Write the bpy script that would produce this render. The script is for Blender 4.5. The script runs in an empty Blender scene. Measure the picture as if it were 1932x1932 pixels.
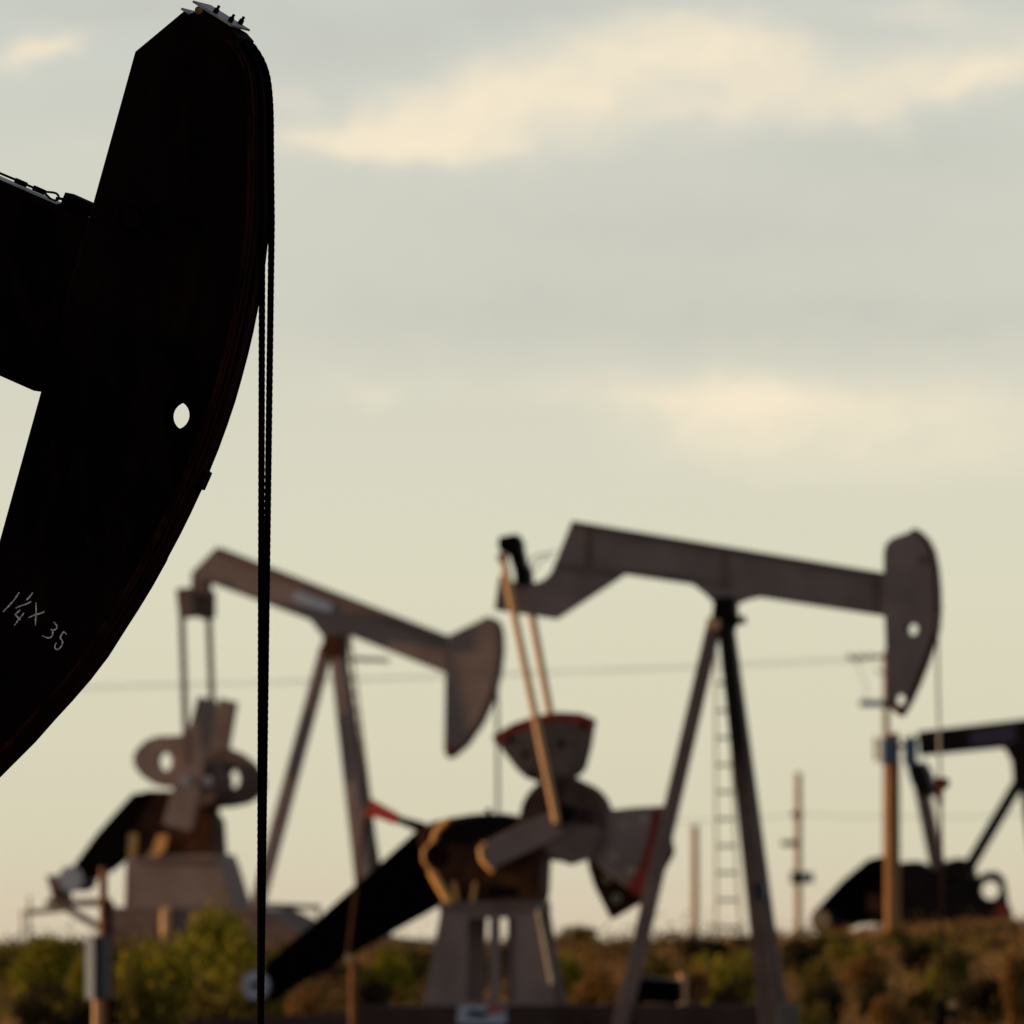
import bpy, math, random
from mathutils import Vector, Matrix
from mathutils.geometry import tessellate_polygon
R = math.radians
scene = bpy.context.scene
COL = scene.collection

# ------------------------------------------------------------------ camera
CAM_Z = 1.6
HOR = 1790.0                 # row of the eye level in the 1932 px survey of the photo
K = 0.07 / 1932.0            # metres per survey pixel at one metre
cam = bpy.data.cameras.new("camera"); camo = bpy.data.objects.new("camera", cam); COL.objects.link(camo)
camo.location = (0, 0, CAM_Z); camo.rotation_euler = (R(90), 0, 0)
cam.sensor_width = 36; cam.lens = 36 / 0.07; cam.shift_y = (HOR - 966) / 1932
cam.clip_start = 1; cam.clip_end = 9000
cam.dof.use_dof = True; cam.dof.focus_distance = 60.0
cam.dof.aperture_fstop = (cam.lens / 1000) / 0.060
scene.camera = camo

def zoom(x0, y0, w):
    f = w / 1932.0
    return lambda pts: [((X*f + x0)*0.503125, (Y*f + y0)*0.503125) for X, Y in pts]

# ------------------------------------------------------------------ materials
def nodes_of(m):
    m.use_nodes = True; nt = m.node_tree; nt.nodes.clear(); return nt
def mat(name, col, col2=None, scale=4.0, rough=0.6, spec=0.3, metallic=0.0, rust=None, rust_amt=0.5, rust_scale=2.5, bump=0.0, stretch=None):
    m = bpy.data.materials.new(name); nt = nodes_of(m); N = nt.nodes.new; L = nt.links.new
    out = N('ShaderNodeOutputMaterial'); b = N('ShaderNodeBsdfPrincipled'); L(b.outputs[0], out.inputs[0])
    b.inputs['Roughness'].default_value = rough; b.inputs['Specular IOR Level'].default_value = spec
    b.inputs['Metallic'].default_value = metallic
    tc = N('ShaderNodeTexCoord'); vec = tc.outputs['Object']
    if stretch:
        mp = N('ShaderNodeMapping'); mp.inputs['Scale'].default_value = stretch; L(vec, mp.inputs[0]); vec = mp.outputs[0]
    n = N('ShaderNodeTexNoise'); n.inputs['Scale'].default_value = scale; n.inputs['Detail'].default_value = 6; L(vec, n.inputs['Vector'])
    r = N('ShaderNodeValToRGB'); r.color_ramp.elements[0].position = .35; r.color_ramp.elements[1].position = .65
    c2 = col2 or tuple(c*.75 for c in col)
    r.color_ramp.elements[0].color = (*c2, 1); r.color_ramp.elements[1].color = (*col, 1); L(n.outputs[0], r.inputs[0])
    cur = r.outputs[0]
    if rust:
        n2 = N('ShaderNodeTexNoise'); n2.inputs['Scale'].default_value = rust_scale; n2.inputs['Detail'].default_value = 10; n2.inputs['Roughness'].default_value = .7
        L(vec, n2.inputs['Vector'])
        r2 = N('ShaderNodeValToRGB'); r2.color_ramp.elements[0].position = .52; r2.color_ramp.elements[1].position = .7
        r2.color_ramp.elements[0].color = (0, 0, 0, 1); r2.color_ramp.elements[1].color = (rust_amt,)*3 + (1,)
        L(n2.outputs[0], r2.inputs[0])
        mx = N('ShaderNodeMix'); mx.data_type = 'RGBA'; L(r2.outputs[0], mx.inputs[0]); L(cur, mx.inputs[6]); mx.inputs[7].default_value = (*rust, 1)
        cur = mx.outputs[2]
    L(cur, b.inputs['Base Color'])
    if bump:
        bp = N('ShaderNodeBump'); bp.inputs['Strength'].default_value = bump; bp.inputs['Distance'].default_value = .01
        L(n.outputs[0], bp.inputs['Height']); L(bp.outputs[0], b.inputs['Normal'])
    return m

M = {}
RUST = (.075, .028, .012)
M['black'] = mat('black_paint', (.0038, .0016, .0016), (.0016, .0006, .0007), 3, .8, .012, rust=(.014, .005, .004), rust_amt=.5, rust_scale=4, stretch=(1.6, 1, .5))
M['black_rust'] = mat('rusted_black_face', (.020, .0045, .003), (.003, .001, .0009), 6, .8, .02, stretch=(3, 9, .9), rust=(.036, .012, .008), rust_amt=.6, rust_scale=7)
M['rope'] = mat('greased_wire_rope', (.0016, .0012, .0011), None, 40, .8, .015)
M['plate'] = mat('bare_steel_plate', (.22, .23, .27), (.10, .09, .11), 22, .55, .4, rust=(.02, .01, .01), rust_amt=.9, rust_scale=18)
M['knob'] = mat('rusty_round_bar', (.16, .05, .02), (.05, .015, .008), 20, .45, .4)
M['flange_lit'] = mat('lit_flange_edge', (.30, .31, .35), (.16, .16, .19), 12, .5, .3)  # light on the black beam's flange, put into a pale colour
M['chalk'] = mat('chalk_marks', (.62, .64, .74), (.18, .18, .22), 90, .95, .0)
M['grey'] = mat('weathered_grey_paint', (.215, .160, .150), (.165, .121, .112), 1.6, .6, .12, rust=RUST, rust_amt=.18, rust_scale=1.3)
M['greydk'] = mat('dirty_grey_paint', (.150, .105, .095), (.105, .070, .062), 2.2, .65, .12, rust=RUST, rust_amt=.5, rust_scale=1.8)
M['brown'] = mat('oily_brown_gearbox', (.075, .027, .011), (.022, .008, .004), 2.2, .6, .08, rust=(.19, .070, .022), rust_amt=.5, rust_scale=2)
M['guard'] = mat('black_belt_guard', (.0022, .0014, .0014), None, 3, .8, .02)
M['oil'] = mat('oil_soaked_steel', (.006, .003, .0028), (.003, .0015, .0014), 3, .6, .05)
M['red'] = mat('faded_red_paint', (.27, .030, .018), (.16, .020, .012), 3, .55, .2)
M['redhot'] = mat('sunlit_red_paint', (.92, .09, .065), None, 3, .4, .4)  # red paint brightened to carry the sunlight on the lever grip
M['tan'] = mat('tan_paint_and_sunlight', (.58, .34, .165), (.48, .27, .13), 2, .5, .3)  # tan also stands in for warm sunlight on the grey pitman arms
M['paletan'] = mat('pale_galvanised_steel', (.42, .38, .30), None, 3, .5, .3)
M['wood'] = mat('weathered_pole_wood', (.30, .155, .070), (.20, .10, .045), 3, .85, .1, stretch=(4, 4, .4))
M['bluegrey'] = mat('bluegrey_enamel', (.06, .105, .19), (.045, .08, .15), 3, .45, .3)
M['sign_pale'] = mat('pale_blue_sign', (.30, .36, .47), (.24, .29, .38), 5, .5, .3)
M['sign_red'] = mat('sign_red_patch', (.28, .05, .06), None, 5, .5, .3)
M['sign_violet'] = mat('violet_sign', (.060, .036, .072), None, 5, .5, .3)
M['white'] = mat('sunlit_white', (.82, .78, .68), (.7, .66, .58), 3, .5, .3)  # white imitates sunlight on the side of the control box
M['navy'] = mat('navy_enamel', (.012, .013, .032), (.008, .009, .022), 3, .45, .3)
M['postrust'] = mat('rust_brown_post', (.20, .075, .025), (.11, .04, .016), 3, .7, .2)
M['lensgrey'] = mat('galvanised_sheave', (.30, .33, .42), (.2, .22, .29), 6, .4, .4)
M['darkpost'] = mat('dark_rust_post', (.075, .032, .016), (.05, .02, .01), 3, .8, .1)
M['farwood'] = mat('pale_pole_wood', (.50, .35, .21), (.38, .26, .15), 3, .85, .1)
M['ceramic'] = mat('brown_insulator', (.06, .03, .02), None, 3, .3, .5)

def leafmat(name, a, b, trans=.25):
    m = bpy.data.materials.new(name); nt = nodes_of(m); N = nt.nodes.new; L = nt.links.new
    out = N('ShaderNodeOutputMaterial'); bs = N('ShaderNodeBsdfPrincipled'); tr = N('ShaderNodeBsdfTranslucent'); mx = N('ShaderNodeMixShader')
    bs.inputs['Roughness'].default_value = .8; bs.inputs['Specular IOR Level'].default_value = .1
    g = N('ShaderNodeNewGeometry'); rp = N('ShaderNodeValToRGB')
    rp.color_ramp.elements[0].color = (*b, 1); rp.color_ramp.elements[1].color = (*a, 1)
    L(g.outputs['Random Per Island'], rp.inputs[0]); L(rp.outputs[0], bs.inputs['Base Color']); L(rp.outputs[0], tr.inputs[0])
    mx.inputs[0].default_value = trans; L(bs.outputs[0], mx.inputs[1]); L(tr.outputs[0], mx.inputs[2]); L(mx.outputs[0], out.inputs[0])
    return m
M['leaf_green'] = leafmat('yellow_green_leaves', (.290, .250, .022), (.090, .088, .008))
M['leaf_olive'] = leafmat('olive_leaves', (.190, .150, .028), (.045, .040, .007))
M['leaf_dark'] = leafmat('dark_scrub_leaves', (.050, .036, .012), (.010, .008, .004))
M['leaf_rust'] = leafmat('rust_brown_scrub', (.320, .170, .050), (.075, .036, .011))
M['grass'] = leafmat('dry_grass_blades', (.560, .330, .140), (.150, .075, .028), .35)
M['twig'] = mat('shrub_twigs', (.05, .03, .018), None, 8, .9, .05)

# ------------------------------------------------------------------ mesh builder
class MB:
    def __init__(s): s.v = []; s.f = []; s.sm = []
    def add(s, vs, fs, smooth=False):
        o = len(s.v); s.v += [tuple(p) for p in vs]; s.f += [tuple(i+o for i in f) for f in fs]; s.sm += [smooth]*len(fs); return s
    def prism(s, pts, y0, y1, holes=()):
        """outline in local (x,z), thickness along local y"""
        def area(p): return sum(p[i][0]*p[(i+1) % len(p)][1]-p[(i+1) % len(p)][0]*p[i][1] for i in range(len(p)))
        loops = [list(pts) if area(pts) > 0 else list(pts)[::-1]] + [list(h) if area(h) < 0 else list(h)[::-1] for h in holes]
        flat = [p for l in loops for p in l]; n = len(flat)
        tris = tessellate_polygon([[Vector((p[0], p[1], 0)) for p in l] for l in loops])
        vs = [(p[0], y0, p[1]) for p in flat] + [(p[0], y1, p[1]) for p in flat]
        fs = []
        for t in tris:
            a = [flat[i] for i in t]
            if area(a) < 0: t = t[::-1]
            fs.append(tuple(t)); fs.append(tuple(i+n for i in t[::-1]))
        o = 0
        for l in loops:
            m = len(l)
            for i in range(m):
                j = (i+1) % m; fs.append((o+j, o+i, o+i+n, o+j+n))
            o += m
        return s.add(vs, fs)
    def disc(s, c, r, y0, y1, n=40, hole=0, rz=None):
        rz = rz or r
        p = [(c[0]+r*math.cos(2*math.pi*i/n), c[1]+rz*math.sin(2*math.pi*i/n)) for i in range(n)]
        h = [[(c[0]+hole*math.cos(2*math.pi*i/n), c[1]+hole*math.sin(2*math.pi*i/n)) for i in range(n)]] if hole else []
        return s.prism(p, y0, y1, h)
    def box(s, c, d):
        x, y, z = c; a, b, e = d[0]/2, d[1]/2, d[2]/2
        vs = [(x+i*a, y+j*b, z+k*e) for i in (-1, 1) for j in (-1, 1) for k in (-1, 1)]
        return s.add(vs, [(0, 1, 3, 2), (4, 6, 7, 5), (0, 4, 5, 1), (2, 3, 7, 6), (0, 2, 6, 4), (1, 5, 7, 3)])
    def bar(s, p0, p1, w, d, w1=None, d1=None):
        """rectangular bar: w across in the x-z plane, d along y"""
        p0, p1 = Vector(p0), Vector(p1); t = (p1-p0).normalized(); yv = Vector((0, 1, 0)); a = t.cross(yv).normalized(); b = a.cross(t).normalized()
        w1 = w1 or w; d1 = d1 or d; vs = []
        for p, ww, dd in ((p0, w, d), (p1, w1, d1)):
            vs += [p-a*ww/2-b*dd/2, p+a*ww/2-b*dd/2, p+a*ww/2+b*dd/2, p-a*ww/2+b*dd/2]
        return s.add(vs, [(3, 2, 1, 0), (4, 5, 6, 7), (0, 1, 5, 4), (1, 2, 6, 5), (2, 3, 7, 6), (3, 0, 4, 7)])
    def ibeam(s, p0, p1, h, d, tf, tw):
        p0, p1 = Vector(p0), Vector(p1); t = (p1-p0).normalized(); a = Vector((0, 1, 0)).cross(t).normalized()
        if a.z < 0: a = -a
        s.bar(p0, p1, h-2*tf-.002, tw)
        for g in (1, -1): s.bar(p0+a*g*(h/2-tf/2), p1+a*g*(h/2-tf/2), tf, d)
        return s
    def tube(s, pts, r, n=12, caps=True):
        pts = [Vector(p) for p in pts]; rs = r if isinstance(r, (list, tuple)) else [r]*len(pts)
        vs = []; m = len(pts); prev = None
        for i, p in enumerate(pts):
            t = (pts[min(i+1, m-1)]-pts[max(i-1, 0)]).normalized()
            if prev is None: u = t.orthogonal().normalized()
            else: u = (prev - t*prev.dot(t)).normalized()
            prev = u; w = t.cross(u)
            vs += [p+(u*math.cos(2*math.pi*k/n)+w*math.sin(2*math.pi*k/n))*rs[i] for k in range(n)]
        fs = [(i*n+k, i*n+(k+1) % n, (i+1)*n+(k+1) % n, (i+1)*n+k) for i in range(m-1) for k in range(n)]
        s.add(vs, fs, True)
        if caps: s.add(vs[:n], [tuple(range(n))[::-1]]); s.add(vs[-n:], [tuple(range(n))])
        return s
    def rope(s, pts, r, pitch=.17, lobes=6, step=.007, n=20):
        P = [Vector(p) for p in pts]; out = []
        for a, b in zip(P, P[1:]):
            q = max(1, int((b-a).length/step)); out += [a.lerp(b, i/q) for i in range(q)]
        out.append(P[-1]); m = len(out); vs = []; prev = None; L = 0
        for i, p in enumerate(out):
            t = (out[min(i+1, m-1)]-out[max(i-1, 0)]).normalized()
            if i: L += (p-out[i-1]).length
            u = t.orthogonal().normalized() if prev is None else (prev-t*prev.dot(t)).normalized()
            prev = u; w = t.cross(u)
            for k in range(n):
                ph = 2*math.pi*k/n; rr = r*(.95+.09*math.cos(lobes*(ph-2*math.pi*L/pitch)))
                vs.append(p+(u*math.cos(ph)+w*math.sin(ph))*rr)
        fs = [(i*n+k, i*n+(k+1) % n, (i+1)*n+(k+1) % n, (i+1)*n+k) for i in range(m-1) for k in range(n)]
        return s.add(vs, fs, True)
    def build(s, name, m, parent=None, bevel=0, label=None):
        me = bpy.data.meshes.new(name); me.from_pydata(s.v, [], s.f); me.validate(); me.update()
        if len(me.polygons) == len(s.sm): me.polygons.foreach_set('use_smooth', s.sm)
        me.materials.append(M[m] if isinstance(m, str) else m)
        o = bpy.data.objects.new(name, me); COL.objects.link(o)
        if parent: o.parent = parent
        if bevel:
            b = o.modifiers.new('bevel', 'BEVEL'); b.width = bevel; b.segments = 2; b.limit_method = 'ANGLE'; b.angle_limit = R(40)
        if label: o['label'] = label
        return o

def tag(o, label=None, cat=None, group=None, kind=None):
    if label: o['label'] = label
    if cat: o['category'] = cat
    if group: o['group'] = group
    if kind: o['kind'] = kind
    return o

class Site:
    """a machine standing at world (ox,oy,oz) turned by -th about the vertical; P() is the survey: which local point is seen at (u,v)"""
    def __init__(s, name, u, dist, oz, th, label, cat, group=None):
        s.oy = dist; s.ox = (u-966)*K*dist; s.oz = oz; s.c = math.cos(R(th)); s.s = math.sin(R(th))
        s.root = bpy.data.objects.new(name, None); COL.objects.link(s.root)
        s.root.location = (s.ox, s.oy, oz); s.root.rotation_euler = (0, 0, -R(th)); s.root.empty_display_size = .5
        tag(s.root, label, cat, group)
    def P(s, u, v, y=0):
        a = (u-966)*K; b = (HOR-v)*K
        x = (a*(s.oy+y*s.c)-s.ox-y*s.s)/(s.c+a*s.s)
        Y = s.oy-x*s.s+y*s.c
        return (x, y, CAM_Z+b*Y-s.oz)
    grow = 0.0                      # out-of-focus edges read smaller than the object: true size allowance in survey pixels
    def X(s, pts, y=0):
        q = [(p[0], p[2]) for p in (s.P(u, v, y) for u, v in pts)]
        if s.grow and len(q) > 3:
            g = s.grow*K*s.oy; n = len(q); ar = sum(q[i][0]*q[(i+1) % n][1]-q[(i+1) % n][0]*q[i][1] for i in range(n)); sg = 1 if ar > 0 else -1; o = []
            for i in range(n):
                a, b, c = Vector(q[i-1]), Vector(q[i]), Vector(q[(i+1) % n]); t1 = (b-a).normalized(); t2 = (c-b).normalized()
                n1 = Vector((t1.y, -t1.x))*sg; n2 = Vector((t2.y, -t2.x))*sg; h = n1+n2
                h = h.normalized()*min(1.6, 1/max(.3, (h.length/2))) if h.length > .1 else n1
                o.append((b.x+h.x*g, b.y+h.y*g))
            q = o
        return q
    def m(s, px): return (px+s.grow*1.3)*K*s.oy

def smooth(t): t = max(0, min(1, t)); return t*t*(3-2*t)
def ground_z(x, y):
    h = 1.34*smooth((y-226)/66.0)
    h += .62*math.exp(-((x-10.4)/4.4)**2-((y-318)/32.0)**2) + .16*math.exp(-((x-3.5)/3)**2-((y-300)/25.0)**2)
    h += .05*math.sin(x*.9+1.3)*math.sin(y*.21)*smooth((y-150)/80) + .04*math.sin(x*2.1+.4+y*.13)*smooth((y-150)/80)
    far = smooth((y-420)/300); return h*(1-far)+1.34*far

# ================================================================== FOREGROUND PUMPJACK
z1, z2, z3 = zoom(0, 0, 1100), zoom(0, 1100, 1100), zoom(0, 2100, 1000)
z5, z6, z8 = zoom(640, 0, 500), zoom(0, 600, 400), zoom(0, 2150, 400)
F = Site('pumpjack', 330, 60.0, 0.0, 13, 'near black pumpjack head cropped by the left edge, chalk writing on its side', 'pumpjack')
YN, YF = -.045, .285            # near and far edge of the curved face
arc_d = z1([(1628, 290), (1662, 322), (1695, 368), (1720, 412), (1740, 460), (1755, 515), (1765, 580), (1772, 660), (1776, 740), (1778, 830), (1778.5, 1000), (1777, 1200), (1771, 1400), (1759, 1560), (1738, 1740)]) \
    + z2([(1707, 0), (1690, 100), (1660, 250), (1625, 400), (1580, 570), (1540, 710), (1490, 860), (1430, 1025), (1375, 1160), (1315, 1300), (1250, 1440), (1180, 1582), (1100, 1732)]) \
    + z3([(1200, 0), (1100, 180), (1000, 345), (900, 500), (780, 690), (650, 860), (520, 1010), (400, 1140), (250, 1310), (130, 1430), (0, 1560)]) + [(-60, 1519), (-125, 1572)]
arc = F.X(arc_d, YF)                                # the curve in the plane of the head
left = F.X([(255, 97.4), (0, 1017.5), (-128, 1480), (-160, 1590)], 0)
peak = F.X(z1([(1212, 72)]), 0)[0]
def inset(path, d):
    o = []
    for i, p in enumerate(path):
        a = Vector(path[max(0, i-1)]); b = Vector(path[min(len(path)-1, i+1)]); t = (b-a).normalized(); n = Vector((t.y, -t.x))   # to the left of travel = inwards
        o.append((p[0]+n.x*d, p[1]+n.y*d))
    return o
inner = inset(arc, .014)
if inner[10][0] > arc[10][0]: inner = inset(arc, -.014)
sgn = -1 if inset(arc, .014)[10][0] > arc[10][0] else 1
outline = left[::-1] + [peak] + inner
def circ(c, r, n=40): return [(c[0]+r*math.cos(2*math.pi*i/n), c[1]+r*math.sin(2*math.pi*i/n)) for i in range(n)]
hc = F.X([(331, 783)], 0)[0]; hr = F.m(26.8)
head = MB().prism(outline, 0, .016, [circ(hc, hr)]).prism(outline, .185, .201, [circ(hc, hr)])
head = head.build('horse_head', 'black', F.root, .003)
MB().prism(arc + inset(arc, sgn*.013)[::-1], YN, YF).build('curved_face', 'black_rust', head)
for y in (YN+.012, .045, .13, .165, YF-.012):       # rolled guide ribs the ropes run between
    MB().prism(inset(arc, -sgn*.0085) + inset(arc, -sgn*.0003)[::-1], y-.006, y+.006).build('guide_rib', 'black_rust', head)
closing = left[::-1] + [peak]
MB().prism(closing + inset(closing, .012)[::-1], .0165, .1845).build('back_plate', 'black', head)
bc = F.X([(248, 414)], 0)[0]
MB().disc(bc, .074, -.006, -.0005, 48, hole=.060).disc(bc, .040, -.012, -.0005, 32).build('pin_boss', 'black', head, .002)
blk = F.X(z2([(1360, 1160), (1388, 1183), (1338, 1297), (1310, 1285)]), YF-.05)
MB().prism(blk, .17, YF-.02).build('rope_stop', 'black', head, .002)
# plates and clamps on the crown
def plate(a, b, th, y0, y1, yv, name, m='plate'):
    (xa, za), (xb, zb) = F.X(z5([a, b]), yv); t = Vector((xb-xa, zb-za)).normalized(); n = Vector((-t.y, t.x))
    if n.y < 0: n = -n
    q = [(xa, za), (xb, zb), (xb-n.x*th, zb-n.y*th), (xa-n.x*th, za-n.y*th)]
    o = MB().prism(q, y0, y1).build(name, m, head, .0015); return o, (xa, za), t, n
plate((158, 108), (330, 208), .010, -.01, .23, -.01, 'crown_plate')
pB, pa, pt, pn = plate((325, 4), (905, 366), .009, -.035, .26, -.035, 'clamp_plate')
wedge = F.X(z5([(430, 150), (890, 425), (996, 545), (974, 592), (960, 820), (240, 330), (290, 215)]), 0)
MB().prism(wedge, -.03, .25).build('clamp_block', 'black', head, .002)
kc = F.P(*z5([(448, 158)])[0], .02)
MB().tube([(kc[0], -.03, kc[2]), (kc[0], .24, kc[2])], .0165, 20).build('round_bar', 'knob', head)
for (X, Y, yy) in ((640, 190, .0), (852, 325, .02), (975, 390, .20)):
    px, pz = F.X(z5([(X, Y)]), yy)[0]; base = Vector((px, yy, pz)); n3 = Vector((pn.x, 0, pn.y))
    # drop on to the plate plane
    dlt = (Vector((px, pz))-Vector(pa)).dot(pn); base -= n3*dlt
    b = MB().tube([base, base+n3*.014], .0125, 6).tube([base+n3*.0145, base+n3*.022], .0105, 12).tube([base, base+n3*.036], .0062, 10)
    b.build('clamp_bolt', 'black', head)
# handwriting in chalk: 1 1/4 x 35
strokes = [[(345, 345), (300, 420), (250, 490), (150, 600), (55, 700)], [(592, 347), (560, 400), (480, 485)], [(563, 511), (520, 535), (450, 565), (380, 585), (285, 632)],
           [(365, 662), (320, 705), (275, 748), (310, 785), (372, 842)], [(433, 718), (390, 775), (340, 835), (258, 945)], [(652, 530), (655, 640), (655, 735), (645, 840), (640, 945)],
           [(803, 690), (770, 712), (690, 738), (600, 765), (520, 803)], [(965, 882), (1000, 908), (1025, 945), (1036, 985), (1010, 1015), (965, 1028), (925, 1018), (955, 1050), (958, 1095), (945, 1135), (910, 1165), (870, 1170), (820, 1155), (765, 1127)],
           [(1207, 1105), (1180, 1075), (1150, 1060), (1120, 1100), (1095, 1145), (1092, 1180), (1120, 1205), (1135, 1245), (1125, 1300), (1090, 1350), (1050, 1380), (1015, 1375), (992, 1345), (995, 1300), (1022, 1258)]]
ch = MB(); rnd = random.Random(4)
for st in strokes:
    p = [Vector(q) for q in F.X(z8(st), -.001)]; fine = []
    for a, b in zip(p, p[1:]):
        fine += [a.lerp(b, i/6) for i in range(6)]
    fine.append(p[-1])
    L_, R_ = [], []
    for i, q in enumerate(fine):
        t = (fine[min(i+1, len(fine)-1)]-fine[max(0, i-1)]).normalized(); n = Vector((-t.y, t.x)); w = .0029*rnd.uniform(.75, 1.15)*(.75 if i > len(fine)*.85 else 1)
        L_.append(q+n*w); R_.append(q-n*w)
    m = len(fine); vs = [(q.x, -.0012, q.y) for q in L_+R_]
    fs = [(i, i+1, m+i+1, m+i) for i in range(m-1)]
    ch.add(vs, fs)
ch.build('chalk_writing', 'chalk', head, label='handwritten chalk 1 1/4 x 35')

# walking beam behind the head
def fp(u, v, y): return F.P(u, v, y)
a0, a1 = fp(-2600, 522-2600*.44, .1), fp(140, 522+140*.44, .1)
beam = MB().ibeam(a0, a1, .738, .17, .030, .06).build('walking_beam', 'black', F.root, .003)
t0 = F.X(z6([(-9000, -3560), (0, 330), (1050, 785), (1040, 805), (0, 352), (-9000, -3538)]), .02)
MB().prism(t0, .008, .190).build('lit_flange_strip', 'flange_lit', beam)  # pale strip added to show the flange top catching light
lb = F.X(z6([(1168, 578), (1660, 797), (1560, 1020), (1060, 830)]), .02)
MB().prism(lb, .03, .17).build('latch_block', 'black', beam, .003)
sc = [F.P(*q, .06) for q in z6([(-9000, -3640), (0, 240), (280, 357), (480, 447), (610, 505), (820, 585)])]
cab = MB().tube(sc, .0052, 10)
loop = [F.P(*q, .06) for q in z6([(800, 575), (880, 580), (960, 588), (1020, 605), (1055, 640), (1068, 680), (1050, 720), (1010, 733), (950, 722), (900, 690), (850, 640), (810, 600)])]
cab.tube(loop, .0048, 10)
cab = cab.build('safety_cable', 'rope', beam)
for q in (((275, 365), (480, 455)), ((605, 500), (812, 590))):
    a, b = [F.P(*w, .06) for w in z6(q)]
    MB().bar(a, b, .021, .024).build('cable_ferrule', 'black', cab, .002)
e = [F.P(*w, .06) for w in z6([(1015, 690), (1150, 710)])]
MB().tube(e, .006, 10).build('eye_bolt', 'black', beam)
# the wire ropes of the bridle, wrapped over the face and hanging to the carrier bar
ropes = []
for (yr, top, bot) in ((.085, (494.5, 470), (490.5, 1975)), (.245, (512.5, 420), (491.5, 1975))):
    wrap = inset(arc, -sgn*.0135)
    pts = [(x, yr, z) for x, z in wrap[0:11] if True]
    end = Vector(F.P(bot[0], bot[1], .15+(yr-.165)*.25)); tq = Vector(F.P(top[0], top[1], yr))
    pts = [p for p in pts if p[2] > tq.z+.02] + [tuple(tq), tuple(end)]
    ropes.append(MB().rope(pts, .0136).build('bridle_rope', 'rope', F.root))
ex = F.P(494, 1990, .15)
MB().box((ex[0], .15, ex[2]-.02), (.10, .30, .09)).build('carrier_bar', 'black', F.root, .005)
MB().tube([(ex[0], .15, ex[2]+.12), (ex[0], .15, .55)], .016, 16).build('polished_rod', 'plate', F.root)
# the rest of the machine, outside the frame, so that the head hangs on something
sx = F.P(-1500, 523-1500*.44, .1)
for dx, dy in ((-1.6, .1), (1.2, -.9), (1.2, 1.1)):
    MB().bar((sx[0], .1, sx[2]-.42), (sx[0]+dx, dy, .25), .2, .2).build('samson_leg', 'black', F.root, .006)
MB().box((sx[0]-.8, .1, .14), (5.0, 2.3, .28)).build('skid', 'black', F.root, .01)

# ================================================================== MIDDLE PUMPJACK (grey, right of centre)
zA, zB, zC = zoom(1750, 1850, 1000), zoom(2500, 1900, 1100), zoom(1700, 2500, 900)
zD, zE, zG, zH = zoom(900, 2640, 1200), zoom(2200, 2840, 1000), zoom(2940, 2940, 900), zoom(3040, 2340, 800)
G1 = 'grey pumpjacks in the field'
Q = Site('pumpjack', 1366, 220.0, 0.0, 11, 'large grey pumpjack right of centre with level beam and red rimmed counterweights', 'pumpjack', G1)
Q.grow = 1.8; P = Q.P; rt = Q.root
bt = zA([(765, 205)]) + zB([(1425, 440), (1432, 716), (600, 590)]) + zB([(520, 608), (440, 640)]) + [(1381, 1150), (1350, 1150)] + zA([(1790, 785), (1730, 725), (1640, 655), (1130, 580), (1090, 610), (640, 905), (205, 840), (240, 600), (300, 640), (440, 655), (500, 655), (560, 630), (600, 595), (625, 555)])
beam = MB().prism(Q.X(bt, -.10), -.10, .10).build('walking_beam', 'grey', rt, .01)
tl = Q.X(zA([(765, 205)]) + zB([(1425, 440)]), -.17)
d = Vector((tl[1][0]-tl[0][0], tl[1][1]-tl[0][1])).normalized(); nn = Vector((-d.y, d.x))
MB().prism([tl[0], tl[1], (tl[1][0]-nn.x*.03, tl[1][1]-nn.y*.03), (tl[0][0]-nn.x*.03, tl[0][1]-nn.y*.03)], -.19, .19).build('top_flange', 'greydk', beam)
lf = Q.X(zA([(1130, 560), (1640, 640), (1640, 655), (1130, 580)]), -.17)
MB().prism(lf, -.18, .18).build('bottom_flange', 'greydk', beam)
rib = Q.X(zA([(640, 515), (1900, 640), (1900, 655), (640, 535)]), -.1)
MB().prism(rib, -.125, -.1015).build('stiffener', 'greydk', beam)
for u in (1366, 1650, 1110): # vertical web stiffeners
    t_ = 986+(u-1080)*.168; vs = Q.X([(u-2.5, t_+8), (u+2.5, t_+8), (u+2.5, t_+72), (u-2.5, t_+72)], -.12)
    MB().prism(vs, -.15, -.1015).build('stiffener', 'greydk', beam)
hd = zB([(1440, 720), (1434, 450), (1434, 300), (1445, 255), (1475, 220), (1520, 200), (1570, 183), (1605, 168), (1625, 150), (1655, 170), (1700, 215), (1740, 290), (1762, 400), (1775, 540), (1778, 680), (1768, 810), (1740, 900), (1700, 1020), (1640, 1170), (1585, 1290), (1535, 1372), (1500, 1345), (1455, 1308), (1450, 1100), (1447, 900)])
h1, h2 = Q.X(zB([(1615, 808)]), -.2)[0], Q.X(zB([(1533, 1272)]), -.2)[0]
ol = Q.X(hd, -.2)
head = MB().prism(ol, -.20, -.17, [circ(h1, .088), circ(h2, .085)]).prism(ol, .17, .20, [circ((h1[0], h1[1]), .10), circ((h2[0], h2[1]), .10)]).build('horse_head', 'grey', rt, .006)
fc = ol[8:21]
MB().prism(fc + inset(fc, .03)[::-1], -.23, .23).build('curved_face', 'brown', head)
bk = ol[:9]
MB().prism(bk + inset(bk, -.02 if inset(bk, .02)[0][0] < bk[0][0] else .02)[::-1], -.169, .169).build('back_plate', 'greydk', head)
tip = Q.X(zB([(1500, 1345), (1535, 1372), (1560, 1333), (1480, 1300), (1457, 1290), (1456, 1309)]), -.2)
MB().prism(tip, -.208, -.2005).build('red_tip', 'red', head)
bq = Q.X(zB([(1690, 350)]), -.2)[0]
MB().disc(bq, .07, -.215, -.2, 20).build('boss', 'greydk', head)
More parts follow.
